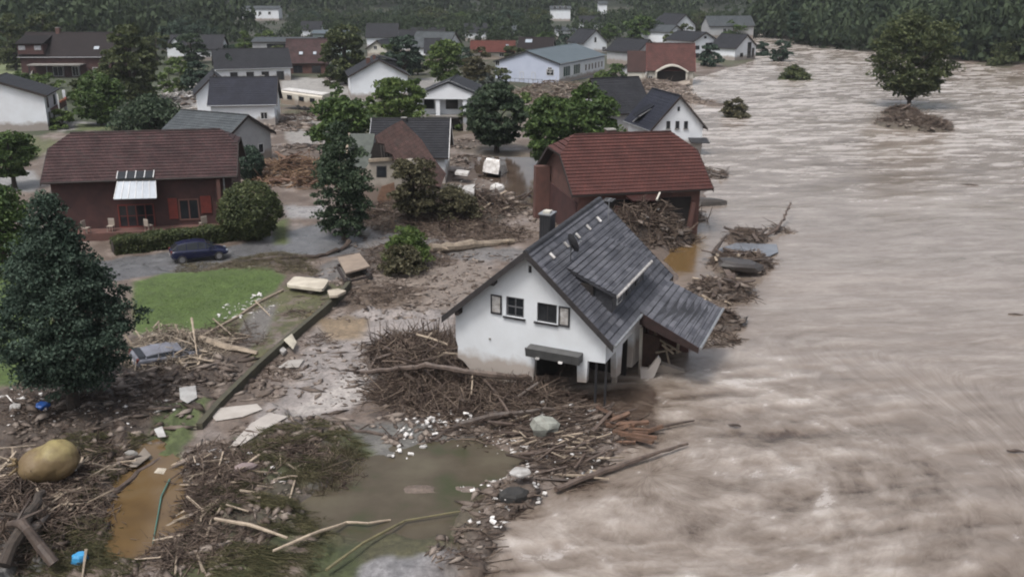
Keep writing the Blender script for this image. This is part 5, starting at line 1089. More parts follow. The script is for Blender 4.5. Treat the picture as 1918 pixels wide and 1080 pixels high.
# ------------------------------------------------------------------ vehicles
def car(name,label,p,q,body,crushed=0.,lift=0.):
    """small hatchback standing between ground points p (rear) and q (front)"""
    d=(q-p); L=4.15; yaw=math.atan2(d.y,d.x); c=(p+q)/2; c.z=max(gz(c.x,c.y),gz(p.x,p.y),gz(q.x,q.y))+lift
    t=empty(name,c,(0,0,yaw)); tag(t,label,'car')
    # profile stations x, half width at sill / belt, belt z, roof z (None below the glasshouse)
    st=[(-2.05,.60,.70,.86,.42),(-1.98,.74,.78,.95,.32),(-1.7,.80,.82,1.0,.25),(-1.0,.83,.85,.98,.22),(0,.84,.86,.95,.22),(.75,.83,.85,.93,.22),(1.15,.82,.83,.86,.24),(1.75,.78,.76,.74,.26),(2.0,.66,.62,.62,.34),(2.08,.5,.48,.56,.42)]
    R=[]
    for x,ws,wb,zb,z0 in st:
        R.append([Vector((x,y,z)) for y,z in ((-ws*.92,z0),(-ws,z0+.14),(-wb,zb-.16),(-wb*.93,zb),(-wb*.5,zb+.03),(wb*.5,zb+.03),(wb*.93,zb),(wb,zb-.16),(ws,z0+.14),(ws*.92,z0))])
    mb=MB(); mb.rings(R); bd=mb.build('body',body,t,smooth=True)
    m=bd.modifiers.new('s','SUBSURF'); m.levels=m.render_levels=2
    gs=[(-1.92,.66,.60,1.0,1.06),(-1.55,.70,.58,.98,1.36),(-.9,.72,.58,.96,1.46),(-.1,.73,.58,.95,1.47),(.45,.72,.56,.94,1.38),(1.15,.68,.60,.88,.94)]
    R=[[Vector((x,y,z-.35*crushed*(z>1.1))) for y,z in ((-wl,zb),(-wu,zt-.04),(-wu*.85,zt),(wu*.85,zt),(wu,zt-.04),(wl,zb))] for x,wl,wu,zb,zt in gs]
    mb=MB(); mb.rings(R); gl=mb.build('windows',glass,t)
    mb=MB(); rf=[(x+.02,wu*.93,zt+.012-.35*crushed*(zt>1.1)) for x,wl,wu,zb,zt in gs[1:5]]
    mb.rings([[Vector((x,-w_,z-.03)),Vector((x,-w_*.9,z+.01)),Vector((x,w_*.9,z+.01)),Vector((x,w_,z-.03))] for x,w_,z in rf]); mb.build('roof',body,t,smooth=False)
    for sg in (-1,1):
        mb=MB()
        for i,(k,dx) in enumerate(((1,0),(2,.25),(3,.35),(4,.05))):
            x,wl,wu,zb,zt=gs[k]; zt-=.35*crushed; mb.tube([(x-.03,sg*(wl+.02),zb-.03),(x+.0,sg*(wu+.015),zt-.03)],.035,5)
        x,wl,wu,zb,zt=gs[4]; mb.tube([(x,sg*wu,zt-.35*crushed-.02),(1.2,sg*.68,.90)],.04,5)
        mb.tube([(-1.7,sg*.62,.97),(1.15,sg*.68,.93)],.03,5); mb.build('window_frame',body,t)
    for x in (-1.32,1.30):
        for sg in (-1,1):
            w=MB(); w.tube([(x,sg*.66,.31),(x,sg*.86,.31)],.315,20); wo=w.build('wheel',rubber,t)
            r=MB(); r.tube([(x,sg*.861,.31),(x,sg*.872,.31)],.205,16); 
            for k in range(5): a=k*1.2566; r.box((x+.1*math.cos(a),sg*.878,.31+.1*math.sin(a)),(.17,.012,.05),Matrix.Rotation(-a,3,'Y'))
            r.build('rim',alloy,wo)
    for sg in (-1,1):
        mb=MB(); mb.box((1.93,sg*.50,.62),(.16,.24,.11)); mb.build('headlight',glassm,t)
        mb=MB(); mb.box((-1.98,sg*.60,.86),(.12,.18,.22)); mb.build('tail_light',redshut,t)
        mb=MB(); mb.box((.72,sg*.90,.98),(.14,.16,.11)); mb.build('mirror',body,t)
        mb=MB(); 
        for x in (-.42,-1.15): mb.box((x,sg*.862,.84),(.16,.03,.03))
        mb.build('door_handle',frameD,t)
    mb=MB(); mb.box((-2.06,0,.62),(.03,.45,.11)); mb.build('number_plate',trash_w,t)
    return t
car('parked_car','dark blue hatchback parked at the hedge on the wet street',G(333,490),G(414,483),carblue)
cw=car('wrecked_car','crushed grey car buried in planks at the lawn edge right of the conifer',G(284,668),G(350,652),cargrey,crushed=.9,lift=-.78); cw.rotation_euler[0]=.16; cw.rotation_euler[1]=.08
# mobile home swept askew behind the slate-roofed house
a,b_=G(530,205),G(612,208); d=(b_-a); t=empty('mobile_home',((a.x+b_.x)/2,(a.y+b_.y)/2+1,gz(a.x,a.y)+.3),(R_(2),R_(4),math.atan2(d.y,d.x)-.12)); tag(t,'long cream mobile home swept askew beside the slate-roofed house','caravan')
Lh=d.length/2; 
mb=MB(); mb.rings([[Vector((x,y,z)) for y,z in ((-1.2,.35),(-1.25,2.2),(-1.0,2.5),(1.0,2.5),(1.25,2.2),(1.2,.35))] for x in (-Lh,-Lh+.2,Lh-.2,Lh)]); mb.build('body',surf('cream_caravan',(.50,.47,.41),(.42,.38,.32),.5,1.,.03,dirt=(1.3,(.22,.17,.13))),t)
mb=MB(); mb.bb(-Lh+.05,Lh-.05,-1.1,1.1,2.5,2.6); mb.build('roof',trash_w,t)
for x0 in (-Lh+1.2,-.4,Lh-2.2): mb=MB(); mb.bb(x0,x0+.9,-1.30,-1.245,1.25,1.9); w=mb.build('window',frameD,t); mb=MB(); mb.bb(x0+.06,x0+.84,-1.32,-1.30,1.3,1.85); mb.build('pane',glass,w)
mb=MB(); mb.bb(-Lh+2.6,-Lh+3.3,-1.29,-1.24,.5,2.1); mb.build('door',offw,t)
for x0 in (-.6,.6): mb=MB(); mb.tube([(x0,-1.1,.2),(x0,-1.3,.2)],.33,14); mb.build('wheel',rubber,t)
# delivery van on its side in the mud left of the red-roofed house
v=G(926,330); t=empty('white_van',v,(R_(8),R_(14),R_(78))); tag(t,'white van half sunk in the debris left of the red-roofed house','van')
mb=MB(); mb.rings([[Vector((x,y,z)) for y,z in ((-.85,.2),(-.88,zt*.75),(-.7,zt),(.7,zt),(.88,zt*.75),(.85,.2))] for x,zt in ((-2.2,1.5),(-2.,1.75),(1.0,1.8),(1.5,1.45),(2.2,.95),(2.3,.7))]); mb.build('body',trash_w,t)
mb=MB(); mb.box((1.38,0,1.42),(.6,1.4,.05),Euler((0,.55,0)).to_matrix()); mb.build('windscreen',glass,t)
for x0 in (-1.4,1.5):
    for sg in (-1,1): mb=MB(); mb.tube([(x0,sg*.7,.3),(x0,sg*.9,.3)],.33,14); mb.build('wheel',rubber,t)

# ------------------------------------------------------------------ debris that can be told apart
def stick(name,label,pts,rad,mat,cat,group=None,n=7,lift=None,z=None,rough=.0,branches=0):
    """log, pole or plank lying through ground points given on the photo"""
    P3=[]
    for i,p in enumerate(pts):
        dz=p[2] if len(p)>2 else 0; v=G(p[0],p[1]) ; 
        if z is not None: v=P(p[0],p[1],z)
        v.z=max(v.z,-.12)+dz; P3.append(v)
    r=rad if hasattr(rad,'__len__') else [rad*(1-.5*i/(len(pts)-1)) for i in range(len(pts))]
    Q=[];RR=[]
    for i in range(len(P3)-1):
        k=max(2,int((P3[i+1]-P3[i]).length/.5))
        for j in range(k): t=j/k; Q.append(P3[i].lerp(P3[i+1],t)+Vector((random.gauss(0,rough),random.gauss(0,rough),random.gauss(0,rough)+r[i]*.7))); RR.append((r[i]*(1-t)+r[i+1]*t)*(1+random.gauss(0,.10)))
    Q.append(P3[-1]+Vector((0,0,r[-1]*.7))); RR.append(r[-1])
    c=P3[0].copy(); mb=MB(); mb.tube([q-c for q in Q],RR,n); o=mb.build(name,mat,smooth=False,loc=c)
    for k in range(branches):
        i=random.randrange(1,len(Q)-1); dd=Vector((random.gauss(0,1),random.gauss(0,1),abs(random.gauss(0,.6)))).normalized(); m2=MB(); p0=Q[i]-c; m2.tube([p0,p0+dd*random.uniform(.4,1.),p0+dd*random.uniform(1.,1.6)+Vector((0,0,-.1))],[RR[i]*.55,RR[i]*.35,RR[i]*.1],5); m2.build('branch',mat,o)
    tag(o,label,cat,group); return o
GL='logs and long branches'
stick('fallen_trunk','thick pale barkless trunk lying across the street behind the tilted house',[(805,472),(850,470),(905,463),(962,455)],[.42,.40,.34,.2],palewood,'log',GL,9,rough=.04,branches=3)
stick('log','long dark log sticking out of the debris pile in front of the tilted house',[(662,716,.5),(800,722,1.0),(930,738,.9),(1062,745,.5)],[.10,.15,.17,.15],wetwood,'log',GL,branches=4,rough=.03)
stick('log','very long thin log reaching from the spit into the river',[(1040,920),(1150,878),(1288,832)],[.14,.12,.06],wetwood,'log',GL,z=-.02,rough=.02)
stick('log','thin dark log half sunk in the river above the long log',[(1180,812),(1240,800),(1300,788)],[.09,.07,.04],wetwood,'log',GL,z=-.05)
stick('branch','dark forked branch lying left of the white litter',[(652,800,.15),(668,808),(705,812),(735,822),(762,820)],[.07,.08,.08,.08,.05],wetwood,'branch',GL,branches=3,rough=.02)
stick('pole','pale peeled pole lying in the drowned grass at the bottom',[(512,1046,.30),(580,1018,.32),(650,990,.25),(690,990,.22),(732,980,.12)],[.055,.06,.055,.05,.04],palewood,'pole',GL,rough=.008)
stick('pole','long curved thin olive branch along the bottom right of the peeled pole',[(612,1080,.25),(680,1032,.3),(760,990,.25),(862,962,.1)],[.06,.055,.045,.03],surf('olive_bark',(.16,.14,.07),(.1,.09,.05),.7,3.,.1),'branch',GL)
stick('pole','straight pale batten in the shallow water left of the litter',[(664,894),(742,880)],.05,palewood,'batten',GL,n=4)
stick('kerb_log','dark log lying along the street edge right of the car',[(430,494),(520,485),(590,484),(640,470),(654,460,.2)],[.14,.16,.16,.15,.22],wetwood,'log',GL,rough=.05)
stick('log','big dark branch crossing the white litter below the pile',[(800,832),(860,800),(930,782),(1040,770)],[.12,.16,.16,.1],wetwood,'log',GL,rough=.04,branches=4)
stick('rail','pale fence rail fallen along the lawn edge',[(384,628),(440,598),(488,566),(530,545)],[.09,.09,.09,.08],palewood,'fence rail',GL,n=5)
stick('rail','short pale stick crossing the fallen fence rail',[(478,568,.15),(506,592)],.05,palewood,'stick',GL,n=5)
stick('rail','pale stick leaning at the lawn corner, upper of the crossed pair',[(400,604,.2),(445,638)],.06,palewood,'stick',GL,n=5)
stick('rail','pale stick under the leaning one at the lawn corner',[(408,632,.1),(448,642)],.06,palewood,'stick',GL,n=5)
stick('post','pale upright broken post beside the crushed car',[(362,625,.9),(371,678)],.07,palewood,'post',GL,n=5)
stick('log','torn plank bundle lying from the crushed car towards the garden wall',[(376,640,.1),(430,655),(482,664)],[.16,.2,.12],palewood,'log',GL,n=5,rough=.05)
stick('log','muddy log lying on the ditch debris between bale and ditch',[(215,925),(262,890),(300,862)],[.13,.14,.10],wetwood,'log',GL,rough=.03)
stick('stick','pale stick laid across the end of the ditch',[(296,885,.1),(330,872),(363,852)],[.05,.09,.04],palewood,'stick',GL,n=5)
stick('hose','green plastic hose hanging through the ditch water',[(318,898),(302,930),(296,965),(286,1018)],.04,surf('green_hose',(.06,.16,.13),(.05,.13,.11),.4,3.),'hose',GL,n=6,z=.28)
stick('pole','cream pole lying left of the yellow bale',[(-10,842),(30,838),(68,834)],.06,palewood,'pole',GL)
stick('pole','bright plank at the bottom beside the ditch',[(366,1038,.1),(388,1082)],.06,palewood,'plank',GL,n=4)
stick('pole','bright post at the bottom beside the blue drum',[(164,1045,.3),(154,1085)],.07,palewood,'post',GL,n=4)
stick('log','long grey pole lying on the flattened grass',[(404,988,.35),(470,1000,.35),(540,1022,.3)],[.06,.07,.05],palewood,'pole',GL)
stick('log','thick mud-black log standing out of the heap at the bottom left corner',[(10,1078,.2),(48,1020,.5),(86,962,.8)],[.26,.24,.15],bark,'log',GL,n=9,rough=.07,branches=2)
stick('log','second thick mud-black log crossing the heap at the bottom left corner',[(96,1075,.3),(60,1030,.6),(22,1000,.3)],[.2,.22,.14],wetwood,'log',GL,n=9,rough=.07,branches=2)
stick('log','dark drifting branch standing out of the river at the far debris islet',[(1418,445),(1450,440,.1),(1465,425,.5),(1478,406,1.2)],[.15,.12,.1,.08],wetwood,'branch',GL,z=-.1,branches=5,rough=.1)
stick('log','dark beam with jagged end lying at the islet by the tilted house',[(1335,480,.1),(1362,462,1.0)],[.2,.05],wetwood,'beam',GL,z=-.1)
for k,(a,b_,lb) in enumerate((((1330,845),(1300,850),''),)): pass
def drift(px,py,w,lb):
    stick('driftwood',lb,[(px,py),(px+w*.4,py+1,-.02),(px+w,py+2,-.03)],[.03,.08,.03],wetwood,'driftwood','driftwood floating in the river',z=-.12)
for d_ in ((1364,795,24,'small driftwood right of the long log'),(1885,843,34,'driftwood at the right edge low in the picture'),(1888,588,30,'driftwood at the right edge level with the porch roof'),
    (1800,345,34,'driftwood on the river below the mound of the big tree'),(1650,186,40,'driftwood left of the big river tree'),(1595,158,44,'long driftwood upstream of the big river tree')): drift(*d_)

def slab(name,label,quad,t,mat,cat,group=None,lift=0.,tilt=None,parts=None,z=None,bev=0):
    v=[G(a,b_) if z is None else P(a,b_,z) for a,b_ in quad]; zz=max(p.z for p in v)+lift; c=sum(v,Vector())/len(v); c.z=zz
    pts=[]
    for i,p in enumerate(v):
        q=Vector((p.x-c.x,p.y-c.y,(tilt[i] if tilt else 0)))
        if bev:
            a=Vector((v[i-1].x-c.x,v[i-1].y-c.y,q.z)); b_=v[(i+1)%len(v)]; b_=Vector((b_.x-c.x,b_.y-c.y,q.z)); pts+= [q.lerp(a,bev),q.lerp(q.lerp(a,bev).lerp(q.lerp(b_,bev),.5),.6),q.lerp(b_,bev)]
        else: pts.append(q)
    mb=MB(); mb.prism([p-Vector((0,0,0)) for p in pts],(0,0,t)); o=mb.build(name,mat,loc=c); 
    o.modifiers.new('b','BEVEL').width=.02
    return tag(o,label,cat,group)
slab('white_board','long cream board with rounded corners lying on the garden wall',[(536,546),(552,530),(618,537),(606,556)],.22,surf('dirty_cream_board',(.52,.48,.40),(.36,.32,.26),.6,1.2,.1),'board',lift=.28,bev=.14)
t=slab('trailer_bed','grey-brown trailer bed lying in the mud beside the fallen crown',[(648,525),(633,498),(674,489),(694,514)],.14,surf('trailer_boards',(.27,.215,.17),(.20,.16,.13),.6,2.,.1),'trailer',lift=.4,tilt=[.0,.05,.1,.05])
c=t.location
for a,b_ in (((632,500),(648,528)),((648,528),(694,517)),((633,497),(674,487)),((676,488),(695,514))):
    p_,q_=P(*a,c.z),P(*b_,c.z); mb=MB(); mb.tube([p_-c+Vector((0,0,.0)),q_-c+Vector((0,0,.0))],.11,4); mb.build('side_rail',wooddk,t)
for a in ((650,528),(690,518)): p_=P(*a,c.z-.2)-c; mb=MB(); mb.tube([p_,p_+Vector((.12,.12,0))],.28,12); mb.build('wheel',rubber,t)
slab('concrete_slab','small square slab resting on the garden wall corner',[(618,568),(614,558),(634,556),(650,570),(634,577)],.18,concrete if False else surf('buff_slab',(.42,.37,.30),(.3,.26,.21),.7,2.,.1),'slab',lift=.35)
slab('tilted_slab','pale slab tilted against the foot of the garden wall',[(533,652),(548,642),(557,652),(550,664)],.1,surf('cream_slab',(.45,.42,.34),(.33,.3,.25),.7,2.,.1),'slab',lift=.25,tilt=[.2,.2,0,0])
slab('plastic_sheet','crumpled white bag beside the tilted slab',[(522,660),(530,654),(538,662),(530,669)],.18,trash_w,'bag',lift=.05)
slab('flat_slab','flat grey paving slab in the mud right of the wall foot',[(520,690),(540,677),(570,676),(560,690)],.06,surf('grey_slab',(.33,.31,.29),(.25,.23,.21),.6,1.,.1),'slab',lift=.02)
slab('pale_sheet','large pale sheet lying in the mud below the garden wall',[(396,780),(410,766),(482,758),(492,768),(455,782),(404,790)],.04,surf('pale_mud_sheet',(.42,.39,.36),(.33,.30,.27),.5,1.,.1),'sheet',lift=.04)
slab('pale_sheet','long pale board pointing down towards the litter left of the drowned lawn',[(430,838),(470,795),(505,775),(540,782),(505,802),(452,836)],.04,surf('pale_board',(.40,.37,.34),(.30,.27,.25),.5,1.,.1),'board',lift=.05)
slab('white_sheet','dirty white rounded panel in the mud right of the conifer foot',[(337,740),(368,736),(370,748),(352,762),(338,755)],.06,surf('dirty_panel',(.42,.42,.41),(.30,.29,.28),.5,2.,.1),'panel',lift=.08,tilt=[.2,.2,0,0,0])
slab('white_sheet','small white panel at the upper end of the ditch',[(290,815),(305,808),(312,822),(298,834)],.05,surf('small_panel',(.45,.45,.44),(.32,.31,.3),.5,2.,.1),'panel',lift=.1,tilt=[.15,.15,0,0])
slab('grey_board','wide grey board lying over the upper end of the ditch',[(240,880),(272,852),(285,866),(258,888)],.06,surf('grey_board',(.22,.19,.16),(.15,.13,.11),.6,2.,.1),'board',lift=.12)
slab('white_board','small cream board at the near end of the ditch debris',[(288,893),(296,883),(314,884),(308,896)],.05,surf('small_cream_board',(.5,.45,.37),(.36,.32,.26),.6,2.,.1),'board',lift=.15)
# concrete block with broken faces in the pile
def rock(name,label,px,py,sz,mat,cat,lift=0.,seed=1,group=None,rot=(.2,.1,.5)):
    v=G(px,py); v.z=max(v.z,-.1); rr=random.Random(seed); mb=MB()
    pts=[]
    for ring,(z,f) in enumerate(((-.5,.8),(-.15,1.05),(.3,.95),(.5,.65))):
        pts.append([Vector((sz[0]*.5*f*math.cos(a)*(1+rr.uniform(-.16,.16)),sz[1]*.5*f*math.sin(a)*(1+rr.uniform(-.16,.16)),sz[2]*(z+rr.uniform(-.05,.05)))) for a in [2*math.pi*k/7 for k in range(7)]])
    mb.rings(pts); o=mb.build(name,mat,loc=v+Vector((0,0,sz[2]*.35+lift)),rot=rot); return tag(o,label,cat,group)
rock('concrete_block','big broken grey-green concrete block on the debris before the house',1022,815,(1.35,1.0,.8),surf('mossy_concrete',(.27,.28,.25),(.17,.17,.15),.8,3.,.6),'block',.15,3,rot=(.3,.25,.4))
rock('boulder','pale boulder at the foot of the tall dark evergreen',682,440,(1.,.8,.6),concrete,'boulder',0,5)
rock('boulder','grey boulder in the shallow mud left of the concrete block end',245,860,(.6,.5,.45),concrete,'boulder',0,8)
rock('rubble','grey-pink rubble lump near the drowned lawn pile',460,885,(1.0,.5,.35),surf('pinkish_rubble',(.22,.17,.165),(.15,.12,.115),.6,2.,.2),'rubble',.1,9)
t=rock('rubber_lump','black rubber lump in the water under the white foam board',962,930,(1.35,.8,.5),rubber,'lump',-.1,4)
slab('foam_board','white foam board on the black lump at the end of the spit',[(952,915),(965,903),(990,905),(996,916),(975,922)],.1,trash_w,'foam board',lift=.65,z=.0,bev=.2)
rock('dark_boat_wreck','long dark overturned hull lying in the water beside the red-roofed house',1318,398,(5.0,1.6,.9),surf('wet_dark_hull',(.055,.045,.038),(.035,.03,.026),.4,2.,.2),'hull',-.25,11,rot=(0,.06,.12))
rock('dark_roof_fragment','dark sheet-like roof fragment heaped on the nearer debris islet',1385,505,(3.6,1.6,.6),surf('wet_roof_piece',(.05,.045,.042),(.035,.03,.028),.35,2.,.2),'roof fragment',.15,12,rot=(.2,.15,.1))
slab('grey_tarpaulin','blue-grey sheet half under water at the far debris islet',[(1335,470),(1380,455),(1455,458),(1458,472),(1425,488),(1365,480)],.04,surf('blue_grey_sheet',(.16,.17,.19),(.12,.13,.15),.25,1.,.1),'sheet',z=-.05)
# the yellow bale: sagging wrapped cylinder
v=G(97,898); t=empty('wrapped_bale',v,(0,0,R_(14))); tag(t,'sagging yellow-green wrapped round bale in the left foreground debris','bale')
mb=MB(); R=[]
for i in range(11):
    x=-1.15+2.3*i/10; e=abs(i-5)/5.15; rr=.95*max(.06,1-e**2.6)**.5*(1.04 if i>4 else .93)
    R.append([Vector((x+.05*math.sin(3*a+i),math.cos(a)*rr*(1+.06*math.sin(2*a+i*.7)+.04*math.sin(5*a+i*1.9)),.74+(.12 if i>4 else -.05)+math.sin(a)*rr*(.84+.06*math.sin(3*a+i*1.3)))) for a in [2*math.pi*k/20 for k in range(20)]])
mb.rings(R); o=mb.build('wrapping',straw,t,smooth=True); sm=o.modifiers.new('s','SUBSURF'); sm.levels=sm.render_levels=1
mb=MB(); 
for k in range(5): a=k*1.25; mb.tube([(-1.2,.2*math.cos(a),.8+.2*math.sin(a)),(-1.45,.42*math.cos(a),.75+.34*math.sin(a))],[.09,.03],5)
mb.build('torn_wrap_end',straw,t)
def lump(name,label,px,py,r,mat,cat,group=None,sz=(1,.8,.7),seed=1): return rock(name,label,px,py,(r*2*sz[0],r*2*sz[1],r*2*sz[2]),mat,cat,0,seed,group)
lump('blue_tarpaulin','bright blue crumpled tarpaulin left of the conifer foot',80,768,.33,trash_b,'tarpaulin',seed=21)
lump('blue_drum','bright cyan plastic drum at the bottom left',151,1052,.30,trash_c,'drum',seed=22)
lump('white_bag','white crumpled bag left of the blue tarpaulin',30,770,.30,trash_w,'bag',seed=23)
lump('white_sheet','hanging white cloth on the debris before the mud-washed bush',782,388,.62,trash_w,'cloth',sz=(.5,.4,1.4),seed=24)
lump('white_drum','white rounded tank in the debris left of the red-roofed house',932,362,.75,trash_w,'tank',seed=25)
slab('white_board','white board among the debris right of the ruined house',[(852,342),(856,336),(880,339),(876,345)],.25,trash_w,'board',lift=.8)
slab('white_board','white door-like panel standing in the debris below the van',[(866,376),(870,370),(890,372),(888,380)],.4,trash_w,'panel',lift=.5)
stick('pipe','bent white pipe at the left edge',[(-8,750,.1),(14,748,.2),(30,760)],.05,trash_w,'pipe',GL)
# capsized roof triangle of broken beams left of the red-roofed house
t=empty('beam_stack',G(985,388)); tag(t,'dark heap of crossed beams at the corner of the red-roofed house','beam heap')
for a,b_ in (((-2,0,.1),(0,.3,1.2)),((0,.3,1.2),(2,.2,.1)),((-1.2,-.2,.1),(.6,.2,1.5)),((-2.4,.3,.2),(2.4,-.2,.3))): mb=MB(); mb.tube([a,b_],.13,4); mb.build('beam',wetwood,t)
# garden wall with its drop
def wall(name,label,pts,t,h,mat,cat,below=.8):
    v=[G(*p) for p in pts]; c=v[0].copy(); mb=MB()
    top=[]
    for i,p in enumerate(v):
        d=(v[min(i+1,len(v)-1)]-v[max(i-1,0)]); d.z=0; d.normalize(); n=Vector((-d.y,d.x,0))*t/2; zz=.42+h
        top.append([Vector((p.x,p.y,zz))+n-c,Vector((p.x,p.y,zz))-n-c,Vector((p.x,p.y,zz-below-h))-n-c,Vector((p.x,p.y,zz-below-h))+n-c])
    mb.rings(top); o=mb.build(name,mat,loc=c); return tag(o,label,cat)
wall('garden_wall','low dark mossy garden wall dropping from lawn to the scoured yard',[(655,537),(640,548),(600,584),(560,619),(520,655),(482,690),(445,722),(410,762),(374,804)],.28,.16,surf('mossy_wall',(.07,.065,.04),(.045,.042,.03),.8,2.,.3),'garden wall',1.1)
wall('garden_fence','faint grey boundary wall behind the white edge house',[(0,152),(60,150),(64,140)],.2,1.0,concrete,'wall')
for k,(pa,pb,lb) in enumerate((((300,408),(400,366),'pale road barrier wall in the wrecked gardens'),)): pass

# ------------------------------------------------------------------ heaps: tangles nobody could count
def tangle(name,label,blobs,n,ln,rad,mat,up=.25,z0=0.,curve=.25,kind='stuff',flow=None,fl=.0,patch=None):
    """mass of thin bent sticks over one or several mounds: blobs = (px,py,radius m,height m)"""
    W=np.array([b[2]**2 for b in blobs]); W=W/W.sum(); bi=rng.choice(len(blobs),n,p=W)
    cen=np.array([list(P(b[0],b[1]))[:2] for b in blobs]); R=np.array([b[2] for b in blobs]); Hh=np.array([b[3] for b in blobs])
    a=rng.random(n)*6.283; r=R[bi]*np.sqrt(rng.random(n))*(1+.12*rng.normal(size=n)); x=cen[bi,0]+r*np.cos(a); y=cen[bi,1]+r*np.sin(a)
    if patch:
        kk=fbm(x*patch[0],y*patch[0]*1.6,61,3)>patch[1]; x,y,r,bi=x[kk],y[kk],r[kk],bi[kk]; n=len(x)
    zz=np.maximum(ghr(x,y),-.16)+Hh[bi]*np.clip(1-(r/R[bi])**2,0.02,1)*rng.random(n)+z0
    d=rng.normal(size=(n,3)); d[:,2]*=up
    if flow is not None: d=d*(1-fl)+np.array([math.cos(flow),math.sin(flow),0])*fl*2*np.sign(rng.normal(size=(n,1)))
    d/=np.linalg.norm(d,axis=1)[:,None]; L=ln[0]+(ln[1]-ln[0])*rng.random(n)**2; rd=rad[0]+(rad[1]-rad[0])*rng.random(n)**2.5
    b=rng.normal(size=(n,3))*curve; p1=np.stack([x,y,zz],1); p0=p1-d*(L/2)[:,None]+b*(L/4)[:,None]; p2=p1+d*(L/2)[:,None]+b*(L/4)[:,None]
    lim=np.maximum(ghr(p0[:,0],p0[:,1]),-.2); p0[:,2]=np.maximum(p0[:,2],lim); lim=np.maximum(ghr(p2[:,0],p2[:,1]),-.2); p2[:,2]=np.maximum(p2[:,2],lim)
    s=np.cross(d,np.array([0,0,1.])+.01); s/=np.linalg.norm(s,axis=1)[:,None]; t=np.cross(s,d)
    V=[]
    for p,f in ((p0,.8),(p1,1.),(p2,.35)):
        for k in range(3):
            an=2*math.pi*k/3; V.append(p+(s*math.cos(an)+t*math.sin(an))*(rd*f)[:,None])
    V=np.stack(V,1).reshape(-1,3); base=np.arange(n)[:,None]*9; F=[]
    for lv in (0,1):
        for k in range(3): F.append(np.concatenate([base+lv*3+k,base+lv*3+(k+1)%3,base+lv*3+3+(k+1)%3,base+lv*3+3+k],1))
    F=np.stack(F,1).reshape(-1,4); o=rawmesh(name,V,F,mat); return tag(o,label,'debris',kind=kind)
front=[(800,700,3.0,1.1),(920,752,2.8,.45),(745,670,1.8,.9),(790,660,1.6,1.2),(1000,760,2.2,.5),(860,745,3.0,.6),(770,740,2.2,.5)]
tangle('twig_tangle','dark tangle of roots and branches piled against the tilted house',front,5200,(.5,2.6),(.012,.05),twigm,.45)
tangle('root_tangle','upright bare roots and stems rising from the top of the front pile',[(800,650,2.0,.8),(850,665,1.4,.6),(740,655,1.2,.6)],420,(.8,2.6),(.012,.045),twigm,1.6)
tangle('twig_tangle','twigs and splinters strewn over the spit below the tilted house',[(940,945,1.2,.15),(905,1000,1.,.15),(875,1050,1.,.15),(1040,800,2.6,.3),(1110,800,2.4,.5),(1060,850,2.0,.3),(980,790,2.0,.3),(900,800,2.2,.3),(1060,880,1.6,.25),(960,770,2,.3)],2200,(.3,1.6),(.012,.045),twigm,.2,flow=.25,fl=.5)
tangle('twig_tangle','splintered branches heaped around the ruined house and its bush',[(780,410,4.6,1.0),(880,395,4.0,.9),(930,392,3.0,.6),(840,425,4.,.4),(700,400,2.5,.6)],3600,(.5,2.4),(.015,.055),twigm,.4)
tangle('twig_tangle','driftwood and twigs in front of the torn red-roofed house',[(1215,446,3.2,.6),(1180,452,2.8,.6),(1255,442,2.4,.5),(1330,325,2.2,.8)],2000,(.4,1.8),(.015,.06),twigm,.3)
tangle('twig_tangle','brown branches on the debris islets between the two river houses',[(1390,492,2.6,.35),(1350,545,2.4,.4),(1335,600,1.8,.4),(1395,447,1.8,.3),(1345,630,1.4,.3),(1460,430,1.2,.4)],1900,(.3,1.7),(.012,.05),twigm,.25)
tangle('twig_tangle','flotsam of branches caught around the big river tree',[(1712,230,5.0,.6),(1690,212,3.0,.5),(1745,240,2.5,.4)],1500,(.6,2.8),(.02,.08),twigm,.3)
tangle('broken_timber','orange-brown broken boards heaped right of the timber house',[(555,322,4.4,.9),(590,345,3.0,.7),(520,340,2.6,.5)],900,(.8,3.2),(.03,.09),leafm('splintered_boards',(.035,.02,.014),(.095,.052,.032),(.24,.16,.10),0.),.3)
tangle('brushwood','flattened brushwood on the lawn corner beside the street',[(515,497,2.8,.35),(455,502,1.8,.25),(560,512,1.6,.2),(370,508,1.8,.25)],2300,(.2,.9),(.008,.03),twigg,.3)
tangle('brushwood','twigs around the uprooted crown on the street',[(750,478,3.0,.6),(720,500,2.2,.3),(800,490,2.0,.3),(880,440,4.,.15),(940,440,3.,.15)],2300,(.3,1.8),(.012,.04),twigm,.35)
tangle('twig_tangle','splinters and boards around the crushed car',[(315,660,2.0,1.0),(315,672,2.2,.6),(370,668,2.0,.3),(290,690,1.6,.2)],1500,(.3,1.5),(.012,.045),leafm('car_debris',(.06,.045,.035),(.16,.13,.10),(.36,.31,.25),0.),.3)
tangle('twig_tangle','sticks strewn over the left foreground debris',[(80,940,2.2,.4),(130,960,2.0,.3),(40,900,1.8,.3),(170,915,1.4,.2),(60,1040,1.6,.4),(150,1010,1.6,.2)],1900,(.2,1.3),(.008,.035),twigm,.3)
tangle('twig_tangle','sticks and roots along the right side of the ditch',[(410,870,1.8,.35),(380,960,1.8,.3),(330,1040,1.8,.3),(400,920,1.6,.3),(440,900,1.6,.2),(430,1030,1.6,.2)],2300,(.2,1.3),(.008,.03),twigm,.35)
tangle('twig_tangle','dark litter of twigs on the mud below the conifer',[(180,790,3.2,.2),(100,780,2.2,.2),(260,760,2.2,.15),(320,730,2.,.15),(60,770,2.,.2)],2600,(.15,.9),(.008,.025),twigm,.25)
